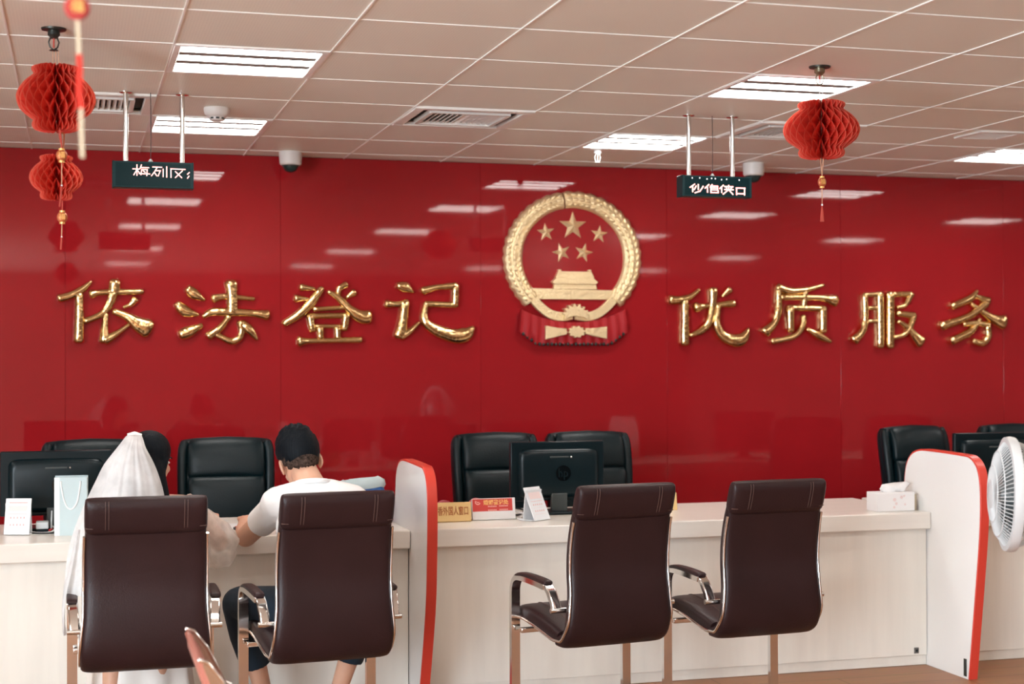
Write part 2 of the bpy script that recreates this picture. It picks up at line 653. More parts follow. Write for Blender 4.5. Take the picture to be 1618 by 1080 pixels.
# ------------------------------------------------------------------ ceiling lights
names = {(1, 1): 'three-strip square ceiling light nearest above the bride and the left lantern',
         (1, 4): 'three-strip ceiling light behind the poles of the left display sign',
         (5, 1): 'three-strip ceiling light above the single right-hand paper lantern',
         (5, 4): 'three-strip ceiling light close to the red wall beside the right display sign',
         (9, 4): 'three-strip ceiling light cut by the right edge of the picture'}
fixture0 = None
strip_m = MB().box((0, 0, 0.010), (0.545, 0.112, 0.012)).mesh('light_strip', 'lamp_strip')
div_m = MB().box((0, 0, 0.010), (0.545, 0.062, 0.014)).mesh('divider', 'fixture_bar')
fm = MB()
for s in (-1, 1):
    fm.box((0, s * 0.284, 0.006), (0.596, 0.028, 0.024))
    fm.box((s * 0.284, 0, 0.006), (0.028, 0.54, 0.024))
frame_m = fm.mesh('frame', 'fixture_white')
back_m = MB().box((0, 0, 0.027), (0.56, 0.56, 0.012)).mesh('housing', 'fixture_white')
for (i, j) in LIGHTS:
    lab = names.get((i, j), 'three-strip ceiling light farther back in the hall, seen only mirrored in the red wall')
    t = thing('ceiling_light', lab, 'light', (X0 + T * (i + 0.5), Y0 + T * (j + 0.5), CEIL), 0, 'ceiling light panels')
    place('frame', frame_m, t, bevel=0.003, seg=1)
    place('housing', back_m, t)
    for s in (-1, 0, 1):
        place('light_strip', strip_m, t, loc=(0, s * 0.178, 0))
    for s in (-0.5, 0.5):
        place('divider', div_m, t, loc=(0, s * 0.178, 0))

# ------------------------------------------------------------------ air vents
vlab = {(0, 3): 'white square air vent in the ceiling behind the left display sign pole',
        (3, 3): 'white square air vent in the middle of the ceiling',
        (6, 3): 'white square air vent in the ceiling behind the right-hand lantern'}
for (i, j) in VENTS:
    t = thing('air_vent', vlab[(i, j)], 'air vent', (X0 + T * (i + 0.5), Y0 + T * (j + 0.5), CEIL), 0, 'ceiling air vents')
    f1 = MB()
    for s in (-1, 1):
        f1.box((0, s * 0.272, 0.0), (0.596, 0.052, 0.022))
        f1.box((s * 0.272, 0, 0.0), (0.052, 0.492, 0.022))
    f1.build('frame', 'vent_white', t, bevel=0.004, seg=1)
    MB().box((0, 0, 0.03), (0.5, 0.5, 0.008)).build('duct', 'vent_dark', t)
    f2 = MB()
    for s in (-1, 1):
        f2.box((0, s * 0.185, -0.003), (0.40, 0.022, 0.02))
        f2.box((s * 0.195, 0, -0.003), (0.022, 0.36, 0.02))
    f2.build('inner_frame', 'vent_white', t)
    sm = MB().box((0, 0, 0), (0.004, 0.35, 0.022), Matrix.Rotation(0.7, 3, 'Y')).mesh('slat', 'vent_white')
    sm2 = MB().box((0, 0, 0), (0.004, 0.35, 0.022), Matrix.Rotation(-0.7, 3, 'Y')).mesh('slat', 'vent_white')
    for q in range(14):
        place('slat', sm if q < 7 else sm2, t, loc=(-0.17 + 0.34 * q / 13, 0, 0.004))
t = thing('speaker_grille', 'small white square ceiling grille near the right edge of the picture', 'grille', (4.77, 7.27, CEIL - 0.004))
f1 = MB()
for s in (-1, 1):
    f1.box((0, s * 0.12, 0), (0.27, 0.03, 0.012))
    f1.box((s * 0.12, 0, 0), (0.03, 0.21, 0.012))
f1.build('frame', 'vent_white', t, bevel=0.003, seg=1)
f2 = MB().box((0, 0, 0.003), (0.21, 0.21, 0.004))
f2.build('plate', 'fixture_grey', t)
for q in range(6):
    MB().box((0, -0.085 + 0.034 * q, -0.001), (0.2, 0.012, 0.005)).build('slat', 'vent_white', t)

# ------------------------------------------------------------------ small ceiling fittings


def dome_camera(loc, label):
    t = thing('dome_camera', label, 'camera', loc, 0, 'dome security cameras')
    MB().lathe([(0.0, 0.0), (0.066, 0.0), (0.068, -0.01), (0.064, -0.07), (0.056, -0.078), (0.0, -0.078)], 28).build('housing', 'cam_white', t, smooth=40)
    MB().lathe([(0.046, -0.076), (0.045, -0.088), (0.036, -0.107), (0.02, -0.118), (0.001, -0.122)], 24).build('lens_dome', 'cam_dome', t, smooth=60)
    MB().lathe([(0.05, -0.074), (0.053, -0.078), (0.05, -0.083), (0.044, -0.083)], 28).build('trim_ring', 'dark_grey', t, smooth=50)


dome_camera((1.212, 8.96, CEIL), 'white dome camera under the ceiling left of the national emblem')
dome_camera((4.068, 8.76, CEIL), 'white dome camera under the ceiling right of the right display sign')
t = thing('smoke_detector', 'white round smoke detector in front of the rear left ceiling light', 'smoke detector', (0.655, 7.45, CEIL))
MB().lathe([(0, 0), (0.062, 0), (0.064, -0.008), (0.058, -0.03), (0.043, -0.044), (0.0, -0.044)], 28).build('base', 'cam_white', t, smooth=50)
MB().lathe([(0.036, -0.04), (0.036, -0.058), (0.028, -0.062), (0.001, -0.062)], 24).build('sensor_cap', 'cam_white', t, smooth=40)
for q in range(8):
    a = 2 * PI * q / 8
    MB().box((0.0365 * math.cos(a), 0.0365 * math.sin(a), -0.051), (0.003, 0.016, 0.008), Matrix.Rotation(a, 3, 'Z')).build('slot', 'dark_grey', t)


def sprinkler(loc, label, m='brass', s=1.0):
    t = thing('fire_sprinkler', label, 'sprinkler', loc, 0, 'ceiling sprinklers')
    MB().lathe([(0, 0), (0.045 * s, 0), (0.043 * s, -0.006 * s), (0.022 * s, -0.009 * s), (0, -0.009 * s)], 24).build('escutcheon', 'dark_metal' if m != 'cam_white' else m, t, smooth=40)
    MB().lathe([(0, -0.006 * s), (0.021 * s, -0.008 * s), (0.022 * s, -0.024 * s), (0.012 * s, -0.036 * s), (0, -0.036 * s)], 16).build('body', m, t, smooth=40)
    for d in (-1, 1):
        MB().tube([(d * 0.012 * s, 0, -0.034 * s), (d * 0.018 * s, 0, -0.05 * s), (d * 0.013 * s, 0, -0.068 * s), (0, 0, -0.078 * s)], 0.0028 * s, 8).build('yoke_arm', m, t, smooth=60)
    MB().tube([(0, 0, -0.035 * s), (0, 0, -0.07 * s)], 0.003 * s, 8).build('glass_bulb', 'thread_red' if m != 'cam_white' else m, t, smooth=60)
    MB().lathe([(0, -0.076 * s), (0.014 * s, -0.077 * s), (0.017 * s, -0.08 * s), (0, -0.082 * s)], 18).build('deflector', m, t, smooth=40)
    return t


sprinkler((-0.074, 5.783, CEIL), 'dark metal sprinkler above the double red lantern', 'dark_metal')
sprinkler((2.956, 5.722, CEIL), 'brass sprinkler above the single right-hand red lantern')
sprinkler((2.905, 8.37, CEIL), 'white sprinkler beside the ceiling light nearest the red wall', 'cam_white', 1.0)

# ------------------------------------------------------------------ gilded characters on the wall
GLYPHS = {
 'yi': (0.158,1.849,[[(-0.068,0.171,0.0063),(-0.131,0.116,0.0205),(-0.188,0.088,0.0204),(-0.244,0.072,0.022)],[(-0.136,0.097,0.0205),(-0.136,-0.025,0.0236),(-0.139,-0.171,0.026)],[(0.063,0.17,0.0301),(0.059,0.11,0.0301)],[(-0.067,0.097,0.0237),(-0.028,0.106,0.0158),(0.033,0.11,0.0174),(0.217,0.114,0.0159)],[(0.056,0.106,0.0237),(0.029,0.035,0.0206),(-0.013,-0.017,0.0174),(-0.101,-0.058,0.0173)],[(0.013,-0.017,0.0126),(0.004,-0.111,0.0205),(0.006,-0.171,0.0284)],[(0.01,-0.167,0.0269),(0.071,-0.131,0.0174),(0.155,-0.068,0.0079)],[(0.177,0.068,0.0207),(0.148,0.038,0.0127),(0.113,0.024,0.0079)],[(0.059,-0.002,0.0174),(0.132,-0.032,0.0222),(0.194,-0.075,0.0381),(0.244,-0.099,0.0493)]]),
 'fa': (0.834,1.846,[[(-0.2,0.137,0.0225),(-0.162,0.105,0.0289),(-0.103,0.071,0.0064)],[(-0.261,0.048,0.0208),(-0.217,0.005,0.0304),(-0.139,-0.015,0.0064)],[(-0.237,-0.132,0.0288),(-0.194,-0.116,0.0305),(-0.119,-0.077,0.0112)],[(-0.052,0.08,0.0226),(0.02,0.093,0.0161),(0.184,0.08,0.0114)],[(0.05,0.172,0.0339),(0.056,0.095,0.0275),(0.056,-0.006,0.0307)],[(-0.111,-0.027,0.0113),(-0.06,0.001,0.0209),(0.06,-0.0,0.021),(0.18,-0.005,0.0195),(0.261,-0.016,0.0293)],[(0.036,-0.026,0.0161),(-0.012,-0.091,0.0177),(-0.08,-0.141,0.0241)],[(-0.044,-0.127,0.0145),(0.052,-0.172,0.0194),(0.1,-0.151,0.0178)],[(0.108,-0.062,0.0227),(0.112,-0.115,0.0178),(0.098,-0.155,0.0178)],[(0.112,-0.062,0.0178),(0.156,-0.103,0.0259),(0.202,-0.162,0.0081)]]),
 'deng': (1.449,1.845,[[(-0.152,0.153,0.0196),(-0.07,0.143,0.0098)],[(-0.027,0.15,0.0148),(-0.07,0.088,0.023),(-0.16,-0.007,0.0229),(-0.254,-0.066,0.0179)],[(-0.183,0.085,0.0212),(-0.109,0.082,0.0082)],[(0.014,0.127,0.0123),(0.071,0.093,0.0165),(0.137,0.028,0.0231),(0.2,-0.017,0.0347),(0.254,-0.025,0.0381)],[(0.121,0.172,0.0181),(0.077,0.147,0.0165),(0.072,0.106,0.0124)],[(0.169,0.125,0.0198),(0.125,0.094,0.0099)],[(-0.074,0.022,0.0131),(0.104,0.032,0.0115)],[(-0.103,-0.019,0.0147),(0.124,-0.015,0.0148)],[(-0.099,-0.019,0.0197),(-0.085,-0.105,0.018)],[(0.12,-0.014,0.0214),(0.108,-0.098,0.0181)],[(-0.062,-0.08,0.0115),(0.079,-0.08,0.0115)],[(-0.039,-0.092,0.0197),(-0.035,-0.15,0.0164)],[(0.066,-0.092,0.0181),(0.069,-0.15,0.0165)],[(-0.16,-0.172,0.0294),(-0.111,-0.169,0.0164),(0.021,-0.166,0.0148),(0.208,-0.162,0.0182)]]),
 'ji': (2.086,1.861,[[(-0.198,0.153,0.0208),(-0.155,0.142,0.0292),(-0.106,0.113,0.0067)],[(-0.27,0.041,0.0233),(-0.207,0.038,0.0166),(-0.143,0.048,0.0217)],[(-0.157,0.046,0.025),(-0.169,-0.062,0.025),(-0.186,-0.154,0.035)],[(-0.181,-0.158,0.0233),(-0.13,-0.129,0.0183),(-0.069,-0.072,0.0084)],[(-0.043,0.122,0.0234),(0.041,0.144,0.0168),(0.162,0.154,0.021)],[(0.162,0.158,0.0202),(0.157,0.032,0.0202)],[(-0.028,0.043,0.0167),(0.153,0.036,0.0168)],[(-0.026,0.043,0.0151),(-0.035,-0.053,0.0217),(0.023,-0.112,0.0302),(0.144,-0.153,0.0387),(0.222,-0.145,0.0404),(0.27,-0.103,0.0152)]]),
 'you': (3.933,1.833,[[(-0.076,0.173,0.0113),(-0.129,0.131,0.0166),(-0.21,0.107,0.0241),(-0.27,0.106,0.027)],[(-0.174,0.1,0.0211),(-0.174,-0.043,0.0241),(-0.175,-0.175,0.0256)],[(-0.093,0.059,0.0287),(-0.032,0.069,0.0136),(0.034,0.075,0.0136),(0.165,0.086,0.0228)],[(0.022,0.174,0.0273),(0.017,0.071,0.0212),(-0.008,-0.035,0.0212),(-0.057,-0.088,0.0211),(-0.134,-0.122,0.0136)],[(0.137,0.175,0.0213),(0.087,0.132,0.0076)],[(0.058,0.072,0.0167),(0.046,-0.042,0.0227),(0.082,-0.118,0.0288),(0.164,-0.152,0.0365),(0.226,-0.142,0.0365),(0.27,-0.076,0.0091)]]),
 'zhi': (4.574,1.857,[[(-0.163,0.169,0.0245),(-0.075,0.147,0.0215),(0.043,0.156,0.017),(0.17,0.188,0.0093)],[(-0.159,0.158,0.0184),(-0.159,0.035,0.0215),(-0.185,-0.057,0.0215),(-0.252,-0.122,0.0306)],[(-0.134,0.104,0.0169),(0.018,0.105,0.017),(0.162,0.102,0.0186),(0.252,0.084,0.0357)],[(0.035,0.144,0.017),(0.026,0.044,0.017)],[(-0.088,0.037,0.0169),(0.162,0.033,0.0186)],[(-0.075,0.035,0.0231),(-0.072,-0.111,0.0215)],[(0.162,0.037,0.0232),(0.163,-0.118,0.0232)],[(0.022,-0.017,0.0139),(0.013,-0.087,0.0169),(-0.051,-0.153,0.0169),(-0.202,-0.184,0.0184)],[(0.051,-0.103,0.0116),(0.136,-0.149,0.0232),(0.219,-0.188,0.0093)]]),
 'fu': (5.214,1.816,[[(-0.171,0.169,0.0172),(-0.168,0.001,0.0187),(-0.192,-0.077,0.0218),(-0.246,-0.133,0.0296)],[(-0.178,0.167,0.014),(-0.056,0.172,0.0141)],[(-0.06,0.178,0.0219),(-0.056,0.009,0.0219),(-0.057,-0.178,0.0219)],[(-0.143,0.079,0.0125),(-0.069,0.08,0.0125)],[(-0.144,-0.01,0.0125),(-0.074,-0.006,0.0125)],[(0.019,0.178,0.0251),(0.018,-0.006,0.0251),(0.017,-0.178,0.0251)],[(0.041,0.173,0.0157),(0.173,0.176,0.0173)],[(0.177,0.176,0.0197),(0.133,0.101,0.0142),(0.075,0.085,0.011)],[(0.075,0.044,0.0173),(0.199,0.034,0.0189)],[(0.199,0.033,0.0173),(0.163,-0.053,0.0189),(0.118,-0.1,0.0157),(0.05,-0.116,0.0141)],[(0.079,-0.01,0.0126),(0.145,-0.045,0.0157),(0.202,-0.108,0.0268),(0.246,-0.147,0.0363)]]),
 'wu': (5.86,1.838,[[(0.034,0.178,0.0112),(-0.026,0.124,0.0223),(-0.157,0.073,0.0222)],[(0.015,0.141,0.016),(0.056,0.134,0.0144),(0.115,0.106,0.0304)],[(0.101,0.09,0.024),(-0.008,0.018,0.0207),(-0.108,-0.022,0.0223),(-0.238,-0.06,0.0285)],[(-0.008,0.089,0.0112),(0.074,0.038,0.0176),(0.156,-0.01,0.0288),(0.238,-0.035,0.0449)],[(-0.067,-0.049,0.0143),(0.028,-0.04,0.016),(0.124,-0.056,0.0192)],[(0.114,-0.059,0.0192),(0.119,-0.13,0.0208),(0.073,-0.178,0.0208),(0.005,-0.162,0.0175)],[(0.055,-0.014,0.0112),(-0.018,-0.098,0.0207),(-0.162,-0.162,0.0254)]]),
}

CH = {'yi': ('first gilded character from the left on the red wall, reading yi', 0.02),
      'fa': ('second gilded character from the left on the red wall, with three water dots', 0.02),
      'deng': ('third gilded character from the left on the red wall, with a box and base stroke', 0.02),
      'ji': ('fourth gilded character, directly left of the national emblem', 0.02),
      'you': ('first gilded character directly right of the national emblem', 0.02),
      'zhi': ('second gilded character right of the emblem, below the right lantern', 0.02),
      'fu': ('third gilded character right of the emblem, second from the right end', 0.02),
      'wu': ('last gilded character at the far right of the red wall', 0.02)}


def stroke(mb, pts, depth=0.034):
    """brush stroke: rounded gilded ridge whose width follows the brush, standing off the wall"""
    pts = [(a, b, max(c * 1.22, 0.009)) for a, b, c in pts]
    sp = smooth_path(pts, 5)
    n = 11
    rings = []
    k = len(sp)

    def ring(x, z, w, dx, dz, h):
        nx, nz = -dz, dx
        r = []
        for q in range(n):
            a = PI * q / (n - 1)
            r.append((x + nx * w * math.cos(a), -0.006 - h * abs(math.sin(a)) ** 0.75, z + nz * w * math.cos(a)))
        r.append((x - nx * w, 0.02, z - nz * w))
        r.append((x + nx * w, 0.02, z + nz * w))
        return r
    for i, (x, z, w) in enumerate(sp):
        a, b = sp[max(i - 1, 0)], sp[min(i + 1, k - 1)]
        dx, dz = b[0] - a[0], b[1] - a[1]
        l = math.hypot(dx, dz) or 1
        dx, dz = dx / l, dz / l
        h = min(0.008 + w * 0.85, depth)
        if i == 0:
            rings.append(ring(x - dx * w * 0.55, z - dz * w * 0.55, w * 0.45, dx, dz, h * 0.35))
            rings.append(ring(x - dx * w * 0.35, z - dz * w * 0.35, w * 0.85, dx, dz, h * 0.8))
        rings.append(ring(x, z, w, dx, dz, h))
        if i == k - 1:
            rings.append(ring(x + dx * w * 0.35, z + dz * w * 0.35, w * 0.85, dx, dz, h * 0.8))
            rings.append(ring(x + dx * w * 0.55, z + dz * w * 0.55, w * 0.45, dx, dz, h * 0.35))
    mb.loft(rings)


for key, (cx, cz, sts) in GLYPHS.items():
    mb = MB()
    for q, s in enumerate(sts):
        stroke(mb, s, 0.032 + 0.0007 * (q % 4))
    o = mb.build('wall_character', 'gold', None, smooth=55, loc=(cx, WALL_Y - 0.02, cz))
    tag(o, CH[key][0], 'lettering', 'gilded wall characters')

# ------------------------------------------------------------------ national emblem
em = thing('national_emblem', 'round gilded national emblem with five stars and gate tower on the red wall', 'emblem', (3.010, WALL_Y - 0.0, 2.196))


def E(cx, cy):
    return ((cx - 502) / 4 / 239.0, -(cy - 475) / 4 / 254.0)


poly = [(0.40 * math.cos(2 * PI * q / 64), 0.385 * math.sin(2 * PI * q / 64)) for q in range(64)]
MB().prism(poly, -0.004, -0.018).build('red_field', 'emblem_red', em)


def wreath(a0, a1, name):
    mb = MB()
    rings = []
    n = 44
    for q in range(n + 1):
        a = math.radians(a0 + (a1 - a0) * q / n)
        e = 1 + 0.012 * math.sin(q * 2.1)
        ox, oz = 0.452 * e, 0.420 * e
        ix, iz = 0.335, 0.315
        r = []
        for s, d in ((0, -0.004), (0, -0.03), (0.15, -0.046), (0.5, -0.058), (0.85, -0.046), (1, -0.03), (1, -0.004)):
            r.append(((ix + (ox - ix) * s) * math.cos(a), d, (iz + (oz - iz) * s) * math.sin(a)))
        rings.append(r)
    mb.loft(rings)
    # raised grains in rows
    for row, s in enumerate((0.22, 0.5, 0.78)):
        for q in range(24):
            a = math.radians(a0 + (a1 - a0) * (q + 0.5 + 0.25 * row) / 24.5)
            x = (0.335 + 0.115 * s) * math.cos(a)
            z = (0.315 + 0.105 * s) * math.sin(a)
            R = Matrix.Rotation(-a + (0.5 if a1 > a0 else -0.5) * (s - 0.5) * 2, 3, 'Y')
            mb.ell((x, -0.050 - (0.006 if row == 1 else 0), z), (0.011, 0.008, 0.021), 8, 5, R)
    return mb.build(name, 'gold_emblem', em, smooth=50)


wreath(226, 100.5, 'wheat_ear')
wreath(-46, 99, 'wheat_ear')


def star(cx, cy, R, rot=0.0):
    x, z = E(cx, cy)
    R = R / 4 / 247.0
    vs, fs = [], []
    for q in range(10):
        a = PI / 2 + rot + PI * q / 5
        r = R if q % 2 == 0 else R * 0.40
        vs.append((r * math.cos(a), -0.018, r * math.sin(a)))
    vs.append((0, -0.018 - R * 0.30, 0))
    fs = [(q, (q + 1) % 10, 10) for q in range(10)] + [tuple(range(9, -1, -1))]
    MB().add(vs, fs).build('star', 'gold_emblem', em, loc=(x, 0, z))


star(502, 268, 92)
star(332, 312, 60, 0.1)
star(670, 318, 58, -0.1)
star(430, 438, 62, 0.3)
star(570, 438, 62, -0.25)


def EP(pts):
    return [E(*p) for p in pts]


gate = MB().prism(EP([(245, 668), (245, 684), (258, 690), (275, 738), (735, 738), (758, 690), (768, 684), (768, 678)]), -0.014, -0.04).build('gate_tower', 'gold_emblem', em, bevel=0.002)
MB().prism(EP([(378, 640), (372, 672), (648, 674), (640, 640)]), -0.014, -0.045).build('tower_wall', 'gold_emblem', gate, bevel=0.002)
MB().prism(EP([(395, 598), (358, 628), (375, 642), (638, 642), (652, 628), (618, 598)]), -0.014, -0.055).build('lower_roof', 'gold_emblem', gate, bevel=0.003)
MB().prism(EP([(402, 560), (384, 598), (390, 604), (622, 604), (630, 598), (610, 560)]), -0.014, -0.05).build('upper_roof', 'gold_emblem', gate, bevel=0.003)
for cx in (412, 602):
    MB().prism(EP([(cx - 9, 548), (cx - 9, 572), (cx + 9, 572), (cx + 9, 548)]), -0.014, -0.045).build('roof_ornament', 'gold_emblem', gate, bevel=0.002)
# lower crossing stalks
for s in (-1, 1):
    pts = [(500 + s * 285, 672), (500 + s * 262, 725), (500 + s * 210, 785), (500 + s * 150, 830), (500 + s * 80, 848), (500 + s * 10, 838)]
    sp = smooth_path([E(*p) for p in pts], 4)
    MB().bar([(x, -0.034, z) for x, z in sp], 0.026, 0.056, (0, 1, 0)).build('straw_band', 'gold_emblem', em, bevel=0.004)
# cog wheel
cog = []
for q in range(48):
    a = PI * q / 47
    r = 86 if (q // 3) % 2 == 0 else 68
    cog.append(E(505 + r * math.cos(a), 846 - r * 0.92 * math.sin(a)))
cog += EP([(430, 866), (470, 850), (505, 845), (545, 850), (582, 866)])
MB().prism(cog, -0.014, -0.07).build('cog_wheel', 'gold_emblem', em, bevel=0.002)
# red drapery with flutes
dr = MB()
rings = []
for q in range(61):
    s = q / 60
    cx = 172 + 652 * s
    top = 790 + 85 * math.sin(PI * s) ** 0.8 + 10
    bot = 945 + 75 * min(1, math.sin(PI * s) * 2.2) + 6 * math.sin(q * 1.6)
    d = 0.007 * math.sin(q * 1.25)
    x, zt = E(cx, top)
    x2, zb = E(cx + (s - 0.5) * -0 - (12 if s < 0.5 else -12) * abs(s - 0.5) * 2, bot)
    rings.append([(x, -0.02, zt), (x, -0.045 + d * 0.6, zt), ((x + x2) / 2, -0.06 + d, (zt + zb) / 2), (x2, -0.052 + d, zb), (x2, -0.02, zb)])
dr.loft(rings)
dr.build('red_drapery', 'emblem_drape', em, smooth=60)
MB().prism(EP([(312, 906), (312, 994), (400, 972), (445, 962), (445, 922), (400, 922)]), -0.05, -0.082).build('ribbon_tail', 'gold_emblem', em, bevel=0.003)
MB().prism(EP([(698, 910), (698, 990), (610, 972), (560, 958), (560, 922), (610, 922)]), -0.05, -0.082).build('ribbon_tail', 'gold_emblem', em, bevel=0.003)
kn = []
for q in range(40):
    a = 2 * PI * q / 40
    r = 54 if (q // 2) % 2 == 0 else 45
    kn.append(E(505 + r * math.cos(a), 945 - r * 0.72 * math.sin(a)))
MB().prism(kn, -0.05, -0.09).build('ribbon_knot', 'gold_emblem', em, bevel=0.003)
fr_ = MB()
for q in range(26):
    s = (q + 0.5) / 26
    cx = 170 + 656 * s
    bot = 948 + 75 * min(1, math.sin(PI * s) * 2.2)
    x, z = E(cx, bot)
    fr_.ell((x, -0.05, z), (0.010, 0.010, 0.012), 8, 6)
fr_.build('fringe', 'dark_metal', em, smooth=60)

# ================================================================== service counter
TOPZ, TOPB = 0.785, 0.70
CF = 6.93                                   # front edge of the worktop


def counter(label, x0, x1, end_panels):
    cx = (x0 + x1) / 2
    t = thing('service_counter', label, 'counter', (cx, 7.2, 0), 0, 'counter sections')
    w = x1 - x0
    MB().box((0, CF + 0.41 - 7.2, (TOPZ + TOPB) / 2), (w, 0.82, TOPZ - TOPB)).build('worktop', 'worktop', t, bevel=0.006)
    n = max(1, round(w / 2.7))
    pm = MB().box((0, 0, 0), (w / n - 0.004, 0.022, TOPB - 0.052)).mesh('front_panel', 'counter_panel')
    for q in range(n):
        place('front_panel', pm, t, bevel=0.0015, seg=1, loc=(-w / 2 + w / n * (q + 0.5), 6.985 - 7.2, 0.026 + (TOPB) / 2))
    MB().box((0, 6.992 - 7.2, 0.026), (w, 0.02, 0.05)).build('plinth', 'counter_panel', t, bevel=0.002)
    for s in end_panels:
        MB().box((s * (w / 2 - 0.012), 7.36 - 7.2, TOPB / 2), (0.022, 0.70, TOPB)).build('end_panel', 'counter_panel', t, bevel=0.002)
    MB().box((0, 7.60 - 7.2, 0.42), (w - 0.06, 0.02, 0.54)).build('modesty_board', 'counter_panel', t)
    return t


counter('left cream service counter section in front of the seated couple', -2.4, 1.488, (-1, 1))
mid = counter('long cream service counter section in the middle with two empty chairs before it', 1.542, 4.198, (-1, 1))
counter('cream service counter section at the far right behind the white fan', 4.252, 7.6, (-1, 1))
sock = thing('wall_socket', 'tiny dark socket low on the counter front by the right divider', 'socket', (4.135, 6.972, 0.055))
MB().box((0, 0, 0.022), (0.026, 0.006, 0.03)).build('plate', 'socket', sock, bevel=0.002)
MB().box((0, -0.003, 0.022), (0.012, 0.004, 0.012)).build('outlet', 'black_plastic', sock)


def divider(label, X):
    """white curved partition with a red edge, standing on the floor between two counter sections"""
    t = thing('counter_divider', label, 'divider', (X, 6.8, 0), 0, 'white counter dividers with red edges')
    pts = [(6.60, 0.0), (6.535, 0.45), (6.50, 0.72), (6.492, 0.88), (6.50, 0.98), (6.525, 1.045), (6.58, 1.085),
           (6.66, 1.093), (6.95, 1.098), (7.06, 1.092), (7.13, 1.065), (7.175, 1.01), (7.195, 0.92), (7.20, 0.80), (7.20, 0.0)]
    pts = [(y + (0.10 if X < 3 else 0.0), z) for y, z in pts]
    if X < 3:
        pts = [(6.79, 0.0)] + [(y + 0.0, z) for y, z in pts[1:-2]] + [(7.36, 0.8), (7.36, 0.0)]
    poly = smooth_path([(y - 6.8, z) for y, z in pts[:-1]], 4) + [(pts[-1][0] - 6.8, 0.0)]
    body = MB()
    n = len(poly)
    vs = [(0.006, y, z) for y, z in poly] + [(0.042, y, z) for y, z in poly]
    fs = [tuple(range(n)), tuple(range(2 * n - 1, n - 1, -1))] + [(i, i + n, (i + 1) % n + n, (i + 1) % n) for i in range(n)]
    body.add(vs, fs).build('core_panel', 'white_panel', t)
    edge = MB()
    edge.bar([(0.024, y, z) for y, z in poly[:-1]], 0.046, 0.010, (1, 0, 0))
    edge.build('red_edging', 'red_edge', t, bevel=0.002)
    for s, x in ((0, 0.003), (1, 0.045)):
        q = [(y * 0.992 + 0.002, z * 0.996) for y, z in poly]
        fc = MB()
        vs = [(x - 0.003, y, z) for y, z in q] + [(x + 0.003, y, z) for y, z in q]
        fc.add(vs, fs)
        fc.build('face_board', 'white_panel', t)
    return t


divider('white divider with red edge beside the seated man in white', 1.490)
dv = divider('white divider with red edge behind the white fan at the right', 4.200)
MB().box((-0.002, 6.625 - 6.8, 0.055), (0.006, 0.02, 0.085)).build('hinge', 'dark_metal', dv, bevel=0.001)

# ================================================================== visitor chairs


